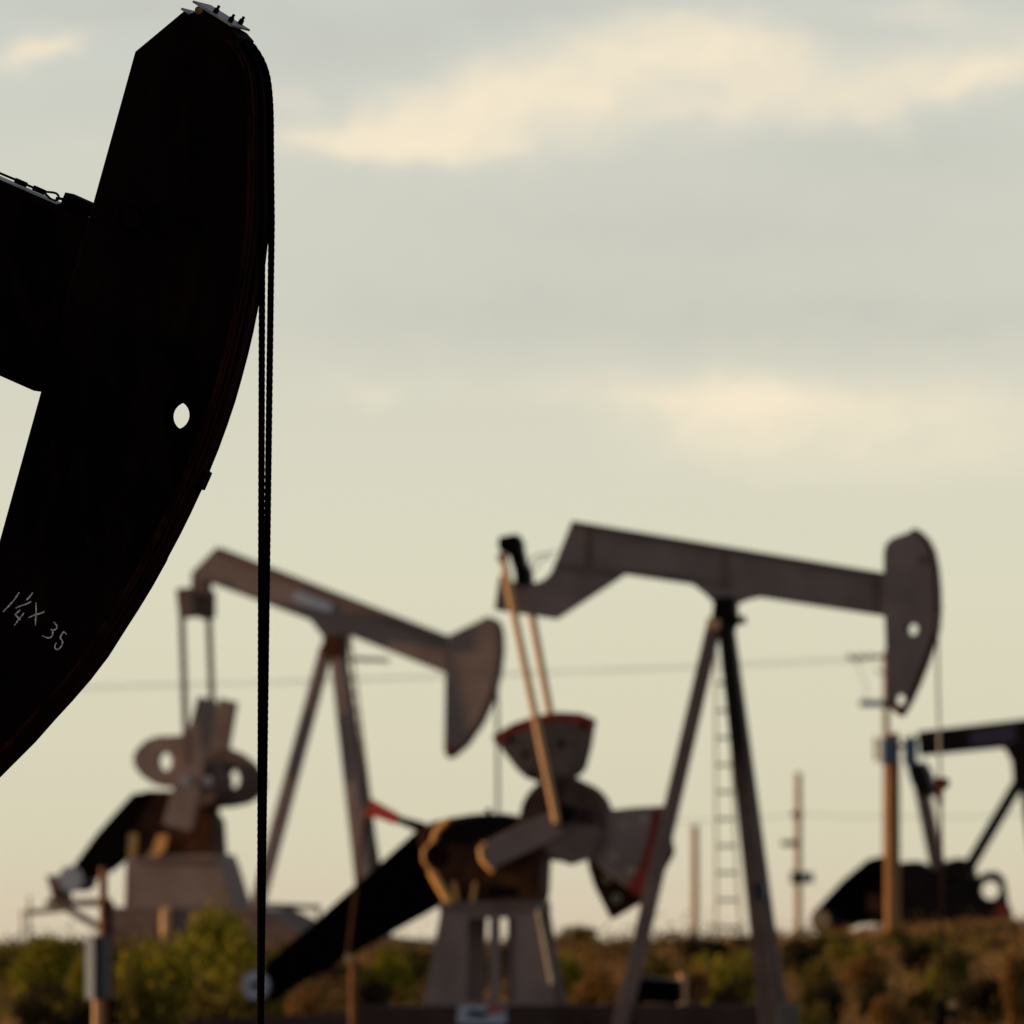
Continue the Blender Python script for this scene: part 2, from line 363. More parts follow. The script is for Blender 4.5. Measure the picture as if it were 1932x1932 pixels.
# saddle and legs
sd = Q.X(zB([(318, 600), (432, 600), (440, 740), (425, 800), (330, 800), (300, 745)]), -.2)
MB().prism(sd, -.22, .22).build('saddle_bearing', 'oil', rt, .02)
MB().prism(Q.X(zB([(272, 735), (345, 750), (345, 800), (270, 800)]), -.25), -.27, .27).build('cap_plate', 'tan', rt, .01)
stub = Q.X(zB([(430, 745), (500, 725), (505, 765), (435, 770)]), -.1)
MB().prism(stub, -.15, .1).build('grease_fitting', 'oil', rt)
def leg(p0, p1, w0, w1, m='grey', dp=.22):
    return MB().bar(p0, p1, w0, dp, w1, dp).build('samson_leg', m, rt, .01)
def stained(name, base, ztop, span):
    m = M[base].copy(); m.name = name; nt = m.node_tree; b = next(n for n in nt.nodes if n.type == 'BSDF_PRINCIPLED')
    src = b.inputs['Base Color'].links[0].from_socket
    tc = nt.nodes.new('ShaderNodeTexCoord'); sp = nt.nodes.new('ShaderNodeSeparateXYZ'); nt.links.new(tc.outputs['Object'], sp.inputs[0])
    n = nt.nodes.new('ShaderNodeTexNoise'); n.inputs['Scale'].default_value = 1.1; n.inputs['Detail'].default_value = 5; nt.links.new(tc.outputs['Object'], n.inputs['Vector'])
    ad = nt.nodes.new('ShaderNodeMath'); ad.operation = 'MULTIPLY_ADD'; nt.links.new(n.outputs[0], ad.inputs[0]); ad.inputs[1].default_value = 2.2; nt.links.new(sp.outputs['Z'], ad.inputs[2])
    mr = nt.nodes.new('ShaderNodeMapRange'); mr.inputs[1].default_value = ztop-span+1.1; mr.inputs[2].default_value = ztop+1.1; nt.links.new(ad.outputs[0], mr.inputs[0])
    mx = nt.nodes.new('ShaderNodeMix'); mx.data_type = 'RGBA'; nt.links.new(mr.outputs[0], mx.inputs[0]); nt.links.new(src, mx.inputs[6]); mx.inputs[7].default_value = (.003, .002, .002, 1)
    nt.links.new(mx.outputs[2], b.inputs['Base Color']); return m
M['skidbrown'] = mat('dark_brown_skid', (.048, .028, .026), (.026, .015, .014), 1.5, .6, .1, rust=RUST, rust_amt=.3)  # dark brown tone with some rust patches
M['darkmachine'] = mat('dark_brown_machine_paint', (.016, .009, .008), (.007, .004, .004), 1.2, .6, .08, rust=(.05, .02, .01), rust_amt=.5)
M['golden'] = mat('sunlit_gold_rib', (.80, .42, .14), (.55, .27, .08), 5, .45, .3)  # low sun on left-hand edges, painted as a gold base colour
M['discbrown'] = mat('greasy_brown_disc', (.078, .050, .042), (.038, .022, .018), 3, .6, .08, rust=RUST, rust_amt=.5)
M['weight'] = mat('weathered_weight', (.140, .108, .094), (.088, .064, .055), 3.5, .65, .1, rust=RUST, rust_amt=.5, rust_scale=2.2)
M['legdark'] = mat('grimy_brown_leg_paint', (.105, .070, .062), (.065, .042, .038), 1.6, .6, .1, rust=RUST, rust_amt=.4)
M['legbrown'] = mat('dusty_brown_grey_paint', (.165, .112, .098), (.125, .082, .072), 1.6, .6, .12, rust=RUST, rust_amt=.3, rust_scale=1.3)
M['oilgrey'] = stained('grey_paint_with_oil_run', 'legdark', 4.9, 1.4)
leg(P(1349, 1172, -.12), P(1160, 1985, -1.0), Q.m(23), Q.m(26), 'legbrown')
leg(P(1368, 1172, -.12), P(1455, 1960, -1.0), Q.m(24), Q.m(31), 'oilgrey')
leg(P(1371, 1172, .12), P(1475, 1955, .9), Q.m(22), Q.m(26), 'greydk')
# equalizer, pitmans
MB().prism(Q.X(zA([(235, 322), (345, 300), (378, 355), (384, 425), (345, 455), (268, 440), (230, 385)]), -.30), -.30, .10).build('equalizer', 'oil', rt, .02)
MB().prism(Q.X(zA([(310, 440), (395, 440), (400, 500), (440, 560), (445, 650), (360, 660), (350, 560)]), -.2), -.2, .2).build('tail_bearing', 'oil', rt, .015)
def pit(a, b, r): return MB().tube([a, Vector(a).lerp(Vector(b), .5), b], r, 16).build('pitman_arm', 'tan', rt)  # sunlight on the arms is put into their tan colour
pit(P(949, 1055, -.62), P(1051, 1552, -.72), .060)
pit(P(985, 1060, .62), P(1076, 1552, .62), .060)
MB().tube([P(948, 1052, -.70), P(948, 1052, -.55)], .085, 18).build('wrist_pin', 'tan', rt)
hose = [P(*q, -.1) for q in zA([(455, 540), (470, 480), (520, 445), (590, 440), (640, 415)])]
MB().tube(hose, .014, 8).build('grease_hose', 'paletan', rt)
hose = [P(*q, -.1) for q in zA([(490, 560), (520, 500), (560, 470), (610, 470)])]
MB().tube(hose, .012, 8).build('grease_hose', 'paletan', rt)
# cranks and counterweights
cc = Q.X([(1062, 1545)], -.5)[0]
MB().disc(cc, Q.m(79), -.58, -.46, 56).build('crank_disc', 'discbrown', rt, .015)
MB().disc((cc[0]+.03, cc[1]), .2, -.66, -.58, 30).build('crank_hub', 'greydk', rt, .015)
MB().disc(cc, Q.m(70), .46, .58, 48).build('crank_disc', 'greydk', rt, .015)
MB().tube([(cc[0], -.46, cc[1]), (cc[0], .46, cc[1])], .14, 20).build('crank_shaft', 'brown', rt)
ca = Q.X(zC([(215, 1450), (540, 1275), (800, 1180), (900, 1350), (720, 1432), (318, 1622)]), -.6)
arm = MB().prism(ca, -.70, -.59).build('crank_arm', 'grey', rt, .01)
MB().tube([P(*q, -.66) for q in zC([(262, 1425), (222, 1470), (232, 1550), (322, 1650)])], .045, 12).build('sunlit_arm_edge', 'golden', arm)  # sunlit end of the crank arm, its glow put into the colour
MB().prism(Q.X(zC([(720, 1430), (830, 1335), (1000, 1280), (1180, 1300), (1205, 1360), (1150, 1460), (1080, 1550), (950, 1592), (820, 1540)]), -.6), -.645, -.585).build('crank_plate', 'greydk', rt, .015)
MB().prism(Q.X(zC([(850, 1110), (960, 1130), (972, 1235), (880, 1262)]), -.7), -.74, -.66).build('wrist_bearing', 'oil', rt, .01)
MB().prism(Q.X(zC([(960, 1160), (1110, 1140), (1130, 1255), (1000, 1255)]), -.62), -.605, -.575).build('crank_slot', 'skidbrown', rt, .01)
def weight(pts, y0, y1, rim, bolts, m='weight'):
    w = MB().prism(Q.X(pts, y0), y0, y1).build('counterweight', m, rt, .02)
    if rim: MB().prism(Q.X(rim, y0), y0-.006, y1+.004).build('red_rim', 'red', w)
    for q in bolts:
        c = Q.X([q], y0)[0]; MB().disc(c, .062, y0-.02, y0, 16, hole=.036).build('bolt', 'paletan', w)
    return w
weight(zC([(320, 562), (480, 465), (680, 398), (850, 372), (1000, 380), (1118, 428), (1085, 640), (1040, 815), (1000, 860), (900, 930), (700, 930), (590, 890), (520, 830), (420, 700)]), -.42, -.15,
       zC([(320, 562), (480, 465), (680, 398), (850, 372), (1000, 380), (1118, 428), (1105, 500), (990, 448), (850, 432), (700, 460), (500, 530), (345, 620)]), [])
for q in ((460, 590), (580, 710), (640, 870), (1050, 470), (870, 620)):
    c = Q.X(zC([q]), -.42)[0]; MB().disc(c, .055, -.44, -.42, 16).build('weight_bolt', 'oil', rt)
weight(zC([(1225, 1165), (1450, 1140), (1690, 1128), (1700, 1300), (1660, 1500), (1560, 1720), (1440, 1800), (1290, 1690), (1090, 1540), (1150, 1350)]), -.50, -.36,
       zC([(1610, 1138), (1700, 1128), (1715, 1300), (1690, 1480), (1610, 1680), (1500, 1850), (1400, 1775), (1500, 1620), (1570, 1400)]),
       zC([(1365, 1270), (1545, 1235), (1285, 1520), (1430, 1640)]), 'grey')
weight(zC([(1090, 1500), (1560, 1400), (1740, 1400), (1755, 1500), (1640, 1700), (1490, 1905)]) + zE([(372, 1050), (175, 1162), (60, 930), (15, 790)]), -.33, -.08, None,
       zE([(152, 875), (218, 1022)]), 'brown')
# gearbox
gb = zD([(1090, 760), (1150, 720), (1250, 694), (1420, 668), (1560, 665), (1690, 692), (1760, 760), (1815, 900), (1805, 1130), (1785, 1225), (1255, 1225), (1195, 1090), (1140, 990), (1105, 900), (1085, 830)])
gear = MB().prism(Q.X(gb, -.40), -.40, .42).build('gearbox', 'brown', rt, .03)
cv = zD([(1210, 800), (1300, 720), (1500, 668), (1640, 690), (1690, 720), (1560, 775), (1380, 835), (1230, 845)])
MB().prism(Q.X(cv, -.44), -.45, -.405).build('gear_cover', 'oil', gear, .02)
kn = Q.X(zD([(1500, 650)]), -.3)[0]
MB().tube([(kn[0], -.3, kn[1]-.1), (kn[0], -.3, kn[1]+.05)], .045, 12).build('breather_cap', 'oil', gear)
for pts, rr in (([(1255, 700), (1190, 760), (1165, 830)], .045), ([(1165, 830), (1110, 885), (1108, 945), (1155, 1010)], .026), ([(1155, 1010), (1205, 1100), (1268, 1205)], .065), ([(1420, 1075), (1400, 1200)], .03), ([(1290, 1075), (1310, 1200)], .03)):
    MB().tube([P(*q, -.46) for q in zD(pts)], rr, 12).build('sunlit_gearbox_rib', 'golden', gear)  # ribs along the gearbox outline, coloured as if lit by the sun
MB().disc(Q.X(zD([(1185, 910)]), -.5)[0], .18, -.50, -.40, 28).build('input_sheave', 'oil', gear, .01)
MB().prism(Q.X(zD([(1500, 1110), (1670, 1105), (1675, 1155), (1500, 1165)]), -.41), -.42, -.4).build('inspection_plate', 'oil', gear)
# pedestal, open in the middle
pd = Q.X(zD([(1220, 1225), (1790, 1225), (1795, 1255), (1890, 1830), (1110, 1830), (1215, 1260)]), -.5)
Q.grow = -1; o1 = Q.X(zD([(1372, 1290), (1510, 1290), (1510, 1800), (1360, 1800)]), -.5); o2 = Q.X(zD([(1566, 1290), (1662, 1290), (1662, 1800), (1566, 1800)]), -.5); Q.grow = 1.8
ped = MB().prism(pd, -.5, -.44, [o1, o2]).prism(pd, .40, .46, [[(x+.10, z) for x, z in o1], [(x+.10, z) for x, z in o2]]).build('gearbox_pedestal', 'grey', rt, .01)
MB().prism(Q.X(zD([(1215, 1195), (1795, 1195), (1800, 1250), (1210, 1250)]), -.5), -.52, .48).build('pedestal_top', 'greydk', ped, .01)
# belt guard and motor
bgd = zD([(1095, 742), (1180, 720), (1230, 800), (1225, 1195), (900, 1375), (520, 1590), (290, 1720), (200, 1790), (150, 1770), (130, 1650), (165, 1560), (420, 1345), (700, 1095)])
MB().prism(Q.X(bgd, -.36), -.36, -.12).build('belt_guard', 'guard', rt, .03)
mc = Q.X(zD([(105, 1700)]), -.5)[0]
mot = MB().tube([(mc[0], -.55, mc[1]), (mc[0], .1, mc[1])], .21, 28).build('motor', 'oil', rt)
MB().disc(mc, .215, -.62, -.555, 32, hole=.07).build('sheave', 'lensgrey', mot, .01)
# brake lever
bl = [P(*q, -.3) for q in ((748, 1545), (800, 1563))]
MB().tube(bl, [.055, .09], 10).build('brake_lever', 'oil', rt)
MB().tube([P(697, 1522, -.3), P(750, 1546, -.3)], [.125, .085], 14).build('lever_grip', 'redhot', rt)
# skid
MB().prism(Q.X([(672, 1900), (1462, 1897), (1466, 2000), (668, 2000)], -1.0), -1.0, 1.1).build('skid', 'skidbrown', rt, .02)
MB().prism(Q.X([(350, 1925), (690, 1912), (690, 2000), (350, 2000)], -.9), -.9, .9).build('motor_slide', 'skidbrown', rt, .02)
sg = MB().prism(Q.X(zD([(1325, 1825), (1600, 1830), (1605, 1930), (1320, 1925)]), -1.0), -1.03, -1.005).build('nameplate', 'sign_pale', rt)
MB().prism(Q.X(zD([(1500, 1830), (1590, 1832), (1592, 1860), (1500, 1868)]), -1.0), -1.04, -1.031).build('red_mark', 'sign_red', sg)
MB().prism(Q.X(zD([(1395, 1850), (1500, 1865), (1480, 1890), (1380, 1885)]), -1.0), -1.04, -1.031).build('dark_mark', 'navy', sg)
MB().tube([P(*q, -.55) for q in zD([(1800, 1240), (1845, 1480), (1885, 1690)])], .03, 8).build('conduit', 'paletan', rt)
MB().prism(Q.X([(1425, 1668), (1443, 1666), (1446, 1690), (1428, 1692)], -.8), -.95, -.75).build('tag_plate', 'navy', rt)
# bridle and polished rod
for yy in (-.1, .1):
    MB().tube([P(1768, 1130, yy), P(1770, 1300, yy), P(1774, 1470, yy)], .021, 8).build('bridle_rope', 'paletan', rt)
MB().prism(Q.X(zH([(1135, 1395), (1215, 1400), (1225, 1450), (1195, 1490), (1135, 1480)]), -.15), -.15, .15).build('carrier_bar', 'red', rt, .01)
MB().prism(Q.X(zH([(1140, 1480), (1185, 1480), (1180, 1640), (1150, 1640)]), -.05), -.05, .05).build('rod_clamp', 'red', rt, .01)
MB().tube([P(1774, 1515, 0), P(1777, 1640, 0), P(1775, 1890, 0)], .026, 10).build('polished_rod', 'brown', rt)
# wellhead under the rod
W = Site('wellhead', 1776, 219.0, 0.0, 11, 'dark wellhead with yellow valve under the rod of the large grey pumpjack', 'wellhead')
MB().tube([W.P(1774, 1884), W.P(1774, 1900), W.P(1775, 2000)], [.05, .10, .12], 16).build('stuffing_box', 'oil', W.root)
MB().tube([W.P(1774, 1910), W.P(1806, 1912)], .05, 12).build('flow_tee', 'oil', W.root)
MB().disc(W.X([(1797, 1895)], -.1)[0], .06, -.14, -.08, 16).build('valve_wheel', 'tan', W.root)

# ladder leaning behind the middle pumpjack
LD = Site('ladder', 1372, 290.0, 1.2, 2, 'tall pale ladder upright between the legs of the large grey pumpjack', 'ladder')
def lp(u, v): return LD.P(u, v, 0)
for us in ((1350, 1352), (1370, 1400)):
    MB().tube([lp(us[0], 1230), lp(us[1], 1830)], .024, 8).build('rail', 'paletan', LD.root)
for i in range(10):
    v = 1290+51*i; f = (v-1230)/600
    MB().tube([lp(1350+2*f, v), lp(1370+30*f, v)], .030, 8).build('rung', 'paletan', LD.root)

# ================================================================== LEFT PUMPJACK
zI, zJ, zL = zoom(600, 1950, 1400), zoom(0, 2100, 1000), zoom(0, 2840, 1000)
Q = Site('pumpjack', 620, 300.0, 1.45, 18, 'grey pumpjack behind the hanging ropes, tail raised and pale blue sign on its beam', 'pumpjack', G1)
Q.grow = 2.0; P = Q.P; rt = Q.root
bt = zI([(290, 148), (900, 385), (1488, 612), (1478, 790), (990, 595), (930, 600), (915, 640), (865, 630), (830, 580), (780, 515), (235, 312), (200, 340), (165, 340), (165, 275)])
beam = MB().prism(Q.X(bt, -.12), -.12, .12).build('walking_beam', 'grey', rt, .01)
tf = zI([(290, 148), (1488, 612), (1486, 628), (285, 165)])
MB().prism(Q.X(tf, -.2), -.2, .2).build('top_flange', 'greydk', beam)
sg = MB().prism(Q.X(zI([(690, 385), (715, 372), (885, 440), (885, 470), (860, 475), (695, 410)]), -.14), -.15, -.123).build('name_sign', 'sign_pale', beam, label='pale blue sign on the beam')
hd = zI([(1478, 612), (1600, 555), (1690, 510), (1725, 528), (1742, 580), (1745, 680), (1732, 790), (1700, 920), (1640, 1050), (1560, 1165), (1490, 1222), (1476, 1195), (1482, 800)])
ol = Q.X(hd, -.22)
head = MB().prism(ol, -.22, -.18).prism(ol, .18, .22).build('horse_head', 'grey', rt, .008)
fc = ol[2:11]
MB().prism(fc + inset(fc, .03)[::-1], -.24, .24).build('curved_face', 'greydk', head)
MB().prism(Q.X(zI([(1478, 1170), (1530, 1180), (1490, 1222), (1476, 1195)]), -.22), -.228, -.2205).build('red_tip', 'red', head)
bk = [ol[10], ol[11], ol[12], ol[0], ol[1], ol[2]]
MB().prism(bk + inset(bk, -.02)[::-1], -.179, .179).build('back_plate', 'greydk', head)
MB().prism(Q.X(zI([(850, 600), (930, 600), (935, 700), (900, 740), (860, 730), (830, 690)]), -.25), -.25, .25).build('saddle_bearing', 'brown', rt, .02)
def leg(p0, p1, w0, w1, m='grey', dp=.24):
    return MB().bar(p0, p1, w0, dp, w1, dp).build('samson_leg', m, rt, .01)
leg(P(616, 1222, -.1), P(470, 1765, -1.1), Q.m(19), Q.m(22))
leg(P(634, 1222, -.1), P(700, 1790, -.9), Q.m(20), Q.m(26))
leg(P(640, 1222, .1), P(728, 1795, .9), Q.m(18), Q.m(24), 'greydk')
for du in (0, 11):
    MB().tube([P(648+du, 1195, .5), P(722+du, 1790, 1.1)], .034, 8).build('ladder_rail', 'paletan', rt)
for i in range(19):
    f = i/18; MB().tube([P(648+70*f, 1215+560*f, .5+.6*f), P(661+70*f, 1215+560*f, .5+.6*f)], .034, 6).build('ladder_rung', 'paletan', rt)
MB().tube([P(665, 1243, .6), P(734, 1246, .6)], .045, 8).build('guard_rail', 'paletan', rt)
# equalizer + pitmans
MB().prism(Q.X(zI([(85, 362), (118, 355), (160, 355), (160, 500), (100, 505)]), -1.0), -1.0, -.78).build('equalizer', 'greydk', rt, .02)
MB().prism(Q.X(zI([(215, 355), (268, 375), (268, 500), (215, 510)]), .8), .78, 1.0).build('equalizer', 'greydk', rt, .02)
MB().prism(Q.X(zI([(128, 380), (152, 380), (152, 495), (128, 495)]), -.8), -.775, .775).build('equalizer_bar', 'brown', rt, .02)
MB().prism(Q.X(zI([(165, 300), (235, 310), (225, 400), (165, 400)]), -.2), -.2, .2).build('tail_bearing', 'greydk', rt, .02)
MB().bar(P(343, 1160, -.9), P(352, 1440, -.98), .115, .10).build('pitman_arm', 'greydk', rt, .01)
MB().bar(P(394, 1160, .9), P(404, 1440, .98), .115, .10).build('pitman_arm', 'greydk', rt, .01)
def cw(pts, y0, y1, hole, m):
    o = Q.X(pts, y0); h = Q.X([hole[:2]], y0)[0]
    e = [(h[0]+Q.m(hole[2])*math.cos(i*math.pi/12), h[1]+Q.m(hole[3])*math.sin(i*math.pi/12)) for i in range(24)]
    return MB().prism(o, y0, y1, [e]).build('counterweight', m, rt, .02)
armn = MB().bar(P(392, 1318, -.8), P(336, 1562, -.8), Q.m(35), .14, Q.m(56), .14).build('crank_arm', 'grey', rt, .01)
armf = MB().bar(P(432, 1321, .72), P(380, 1540, .72), Q.m(32), .14, Q.m(62), .14).disc(Q.X([(376, 1535)], .72)[0], Q.m(30), .65, .79, 32).build('crank_arm', 'grey', rt, .01)
cw(zJ([(1345, 1270), (1250, 1280), (1150, 1280), (1060, 1310), (990, 1375), (965, 1440), (985, 1510), (1040, 1570), (1120, 1620), (1200, 1640), (1300, 1640), (1380, 1560), (1380, 1380)]), -.72, -.50, (310, 1437, 11, 15), 'grey')
cw(zJ([(1500, 1440), (1560, 1380), (1650, 1375), (1740, 1410), (1830, 1480), (1885, 1560), (1895, 1640), (1860, 1710), (1780, 1760), (1680, 1780), (1580, 1790), (1500, 1700)]), .40, .62, (440, 1470, 10, 15), 'greydk')
MB().disc(Q.X([(372, 1478)], -.48)[0], Q.m(42), -.48, .38, 44).build('crank_disc', 'greydk', rt, .02)
for q, yy in (((350, 1472), -.87), ((392, 1474), -.30)):
    MB().disc(Q.X([q], -.9)[0], .10, -.90, -.86, 20, hole=.03).build('crank_nut', 'lensgrey', rt)
gb = zL([(900, 560), (850, 420), (940, 300), (1060, 248), (1200, 250), (1400, 300), (1530, 460), (1545, 690), (1560, 730), (930, 740), (935, 650)])
gear = MB().prism(Q.X(gb, -.42), -.42, .42).build('gearbox', 'brown', rt, .04)
for pts in ([(935, 560), (990, 560), (985, 660), (960, 740), (905, 740), (905, 690), (930, 650)], [(1150, 570), (1215, 565), (1195, 660), (1130, 720), (1070, 720), (1120, 650)]):
    MB().prism(Q.X(zL(pts), -.46), -.48, -.425).build('sunlit_gearbox_rib', 'golden', gear, .01)  # orange sunlit patches of the gearbox, painted as raised pieces
ped = MB().prism(Q.X(zL([(930, 730), (1560, 710), (1590, 780), (1690, 1110), (905, 1110), (915, 780)]), -.6), -.6, .6).build('gearbox_pedestal', 'grey', rt, .02)
MB().prism(Q.X(zL([(1000, 735), (1540, 735), (1540, 765), (1000, 765)]), -.62), -.64, .62).build('pedestal_top', 'greydk', ped)
MB().prism(Q.X(zL([(1080, 250), (960, 270), (860, 380), (700, 560), (540, 780), (620, 880), (690, 870), (800, 820), (905, 740), (915, 540), (1000, 380)]), -.56), -.56, -.40).build('belt_guard', 'guard', rt, .03)
mc = Q.X([(135, 1658)], -.5)[0]
mot = MB().tube([(mc[0], -.5, mc[1]), (mc[0], .35, mc[1])], .26, 28).build('motor', 'bluegrey', rt)
MB().disc(mc, .27, -.57, -.505, 32).build('sheave', 'lensgrey', mot, .01)
MB().prism(Q.X(zL([(340, 860), (400, 880), (410, 1040), (700, 1030), (720, 1075), (340, 1075), (335, 1040), (385, 1020)]), -.5), -.5, .4).build('motor_mount', 'greydk', rt, .01)
MB().bar(P(116, 1708, -.5), P(200, 1756, -.5), .14, .14).build('brace', 'greydk', rt, .01)
MB().bar(P(50, 1722, .2), P(116, 1716, .2), .11, .12).build('outrigger', 'greydk', rt, .01)
MB().prism(Q.X([(206, 1713), (484, 1716), (560, 1755), (700, 1772), (745, 1776), (745, 1830), (206, 1830)], -1.2), -1.2, 1.2).build('skid', 'greydk', rt, .02)
MB().prism(Q.X(zL([(1170, 1090), (1225, 1090), (1225, 1320), (1170, 1340)]), -1.25), -1.28, -1.21).build('skid_post', 'tan', rt)
MB().tube([P(500, 1708, .6), P(604, 1712, .6)], .05, 8).build('guard_rail', 'greydk', rt)
for u in (545, 600): MB().tube([P(u, 1708, .6), P(u+2, 1775, .6)], .035, 8).build('rail_post', 'greydk', rt)
MB().tube([P(937, 1230, 0), P(939, 1400, 0), P(940, 1700, 0)], .040, 8).build('bridle_rope', 'paletan', rt)

# ================================================================== RIGHT PUMPJACK (black, far)
Q = Site('pumpjack', 1925, 350.0, 1.75, 10, 'far black pumpjack cut by the right edge behind the scrub mound', 'pumpjack')
Q.grow = 4.5; P = Q.P; rt = Q.root
bt = zH([(985, 992), (1932, 882)]) + [(2200, 1320), (2200, 1382), (1985, 1410), (1960, 1440), (1958, 1470), (1925, 1470), (1915, 1440), (1900, 1412)] + zH([(1740, 1100), (1005, 1172)])
beam = MB().prism(Q.X(bt, -.15), -.15, .15).build('walking_beam', 'darkmachine', rt, .01)
MB().prism(Q.X(zH([(1470, 985), (1830, 925), (1835, 1050), (1470, 1085)]), -.16), -.18, -.153).build('name_sign', 'sign_violet', beam)
MB().prism(Q.X([(2195, 1240), (2260, 1230), (2280, 1330), (2260, 1440), (2210, 1520), (2195, 1510)], -.2), -.2, .2).build('horse_head', 'darkmachine', rt)
MB().prism(Q.X([(1912, 1428), (1965, 1428), (1960, 1480), (1916, 1480)], -.25), -.25, .25).build('saddle_bearing', 'darkmachine', rt, .02)
MB().bar(P(1926, 1470, -.1), P(1826, 1640, -.9), Q.m(15), .2).build('samson_leg', 'darkmachine', rt)
MB().bar(P(1933, 1470, -.1), P(1975, 1790, -.9), Q.m(14), .2).build('samson_leg', 'darkmachine', rt)
MB().bar(P(1938, 1470, .1), P(1990, 1790, .9), Q.m(14), .2).build('samson_leg', 'darkmachine', rt)
MB().prism(Q.X(zH([(885, 1270), (985, 1270), (1030, 1360), (1068, 1490), (1055, 1540), (985, 1535), (925, 1420)]), -.6), -.6, .5).build('equalizer', 'darkmachine', rt, .02)
MB().bar(P(1737, 1485, -.5), P(1768, 1640, -.55), Q.m(19), .1).build('pitman_arm', 'greydk', rt)
MB().bar(P(1746, 1490, .5), P(1778, 1640, .55), Q.m(9), .1).build('pitman_arm', 'tan', rt)
bg = zG([(250, 1040), (480, 790), (680, 625), (780, 600), (830, 640), (830, 1100), (600, 1110), (450, 1180), (360, 1180), (250, 1100)])
MB().prism(Q.X(bg, -.7), -.7, -.45).build('belt_guard', 'guard', rt, .03)
gb = zG([(790, 640), (940, 650), (1000, 668), (1060, 645), (1150, 675), (1350, 650), (1420, 640), (1480, 645), (1500, 750), (1500, 1190), (1250, 1205), (940, 1185), (790, 1130)])
gearR = MB().prism(Q.X(gb, -.45), -.44, .45).build('gearbox', 'darkmachine', rt, .03)
for pts in ([(930, 660), (1000, 640), (1075, 640), (1080, 700), (930, 700)], [(1300, 640), (1390, 615), (1450, 625), (1470, 680), (1300, 690)]):
    MB().prism(Q.X(zG(pts), -.3), -.3, .3).build('bearing_cap', 'darkmachine', gearR, .02)
MB().disc(Q.X(zG([(1370, 770)]), -.6)[0], .42, -.62, -.46, 28, hole=.12).build('crank_disc', 'darkmachine', rt, .02)
MB().prism(Q.X(zG([(690, 900), (780, 900), (780, 1010), (690, 1010)]), -.72), -.74, -.7).build('guard_hatch', 'brown', rt)
cwp = zG([(1380, 700), (1500, 770), (1560, 775), (1620, 730), (1700, 720), (1755, 770), (1772, 860), (1782, 960), (1820, 1040), (1790, 1100), (1700, 1115), (1560, 1190), (1400, 1190)])
h = Q.X(zG([(1660, 855)]), -.6)[0]
MB().prism(Q.X(cwp, -.6), -.60, -.45, [circ(h, Q.m(11.5), 24)]).build('counterweight', 'darkmachine', rt, .02)
MB().prism(Q.X(zG([(1720, 990), (1785, 970), (1822, 1040), (1790, 1100), (1710, 1112)]), -.6), -.61, -.601).build('red_rim', 'red', rt)
mc = Q.X(zG([(330, 1090)]), -.5)[0]
mot = MB().tube([(mc[0], -.7, mc[1]), (mc[0], .4, mc[1])], .32, 24).build('motor', 'navy', rt)
MB().disc(Q.X(zG([(295, 1090)]), -.7)[0], .22, -.76, -.705, 24, hole=.06).build('sheave', 'tan', mot)
MB().prism(Q.X([(1545, 1762), (2000, 1758), (2000, 1800), (1545, 1800)], -1), -1, 1).build('skid', 'darkmachine', rt)

# ================================================================== POLES, WIRES
def pole(u, dist, vtop, r, label, vbase=1800, m='wood', lean=0, group='power poles on the horizon'):
    S = Site('utility_pole', u, dist, ground_z((u-966)*K*dist, dist)-.1, 0, label, 'utility pole', group)
    zt = S.P(u, vtop)[2]
    MB().tube([(0, 0, 0), (S.m(lean)/2, 0, zt/2), (S.m(lean), 0, zt)], [r, r*.94, r*.88], 20).build('pole', m, S.root)
    return S, zt
S1, zt = pole(1684, 300, 1383, .168, 'thick tan pole with two bluegrey transformers in front of the black pumpjack')
for du, w in ((1674, .165), (1718, .135)):
    x = S1.P(du, 1416)[0]
    c = MB().tube([S1.P(du, 1442, -.36), S1.P(du, 1392, -.36)], w, 20).build('transformer', 'bluegrey', S1.root)
    MB().tube([S1.P(du, 1392, -.36), S1.P(du, 1385, -.36)], .04, 10).build('bushing', 'ceramic', c)
MB().bar(S1.P(1662, 1408, -.22), S1.P(1728, 1408, -.22), .09, .07).build('crossarm', 'wood', S1.root)
MB().box(S1.P(1652, 1413, .05), (.07, .25, .5)).build('sunlit_fringe', 'tan', S1.root)  # added strip that paints the sunlit edge beside the transformer
S2, zt = pole(1672, 420, 1228, .105, 'slender tall pole with two crossarms half hidden by the grey horse head')
MB().bar(S2.P(1600, 1243, -.1), S2.P(1690, 1238, -.1), .11, .11).build('crossarm', 'wood', S2.root)
MB().bar(S2.P(1622, 1327, -.1), S2.P(1690, 1327, -.1), .19, .12).build('crossarm', 'bluegrey', S2.root)
for u in (1603, 1622, 1642): MB().tube([S2.P(u, 1242, -.1), S2.P(u, 1232, -.1)], .05, 8).build('insulator', 'ceramic', S2.root)
MB().tube([S2.P(1614, 1245, -.1), S2.P(1635, 1295, -.1), S2.P(1632, 1325, -.1)], .012, 6).build('drop_wire', 'oil', S2.root)
MB().tube([S2.P(1672, 1275, -.1), S2.P(1650, 1262, -.1)], .03, 6).build('arm_brace', 'wood', S2.root)
S3, zt = pole(1506, 500, 1457, .135, 'distant pole with a dark transformer halfway up, right of the ladder', m='farwood')
MB().bar(S3.P(1474, 1591, -.1), S3.P(1512, 1591, -.1), .2, .14).build('crossarm', 'wood', S3.root)
MB().bar(S3.P(1494, 1537, -.1), S3.P(1514, 1537, -.1), .22, .14).build('crossarm', 'wood', S3.root)
MB().tube([S3.P(1500, 1668, -.2), S3.P(1500, 1644, -.2)], .17, 16).build('transformer', 'navy', S3.root)
MB().tube([S3.P(1524, 1666, -.2), S3.P(1524, 1646, -.2)], .20, 16).build('transformer', 'bluegrey', S3.root)
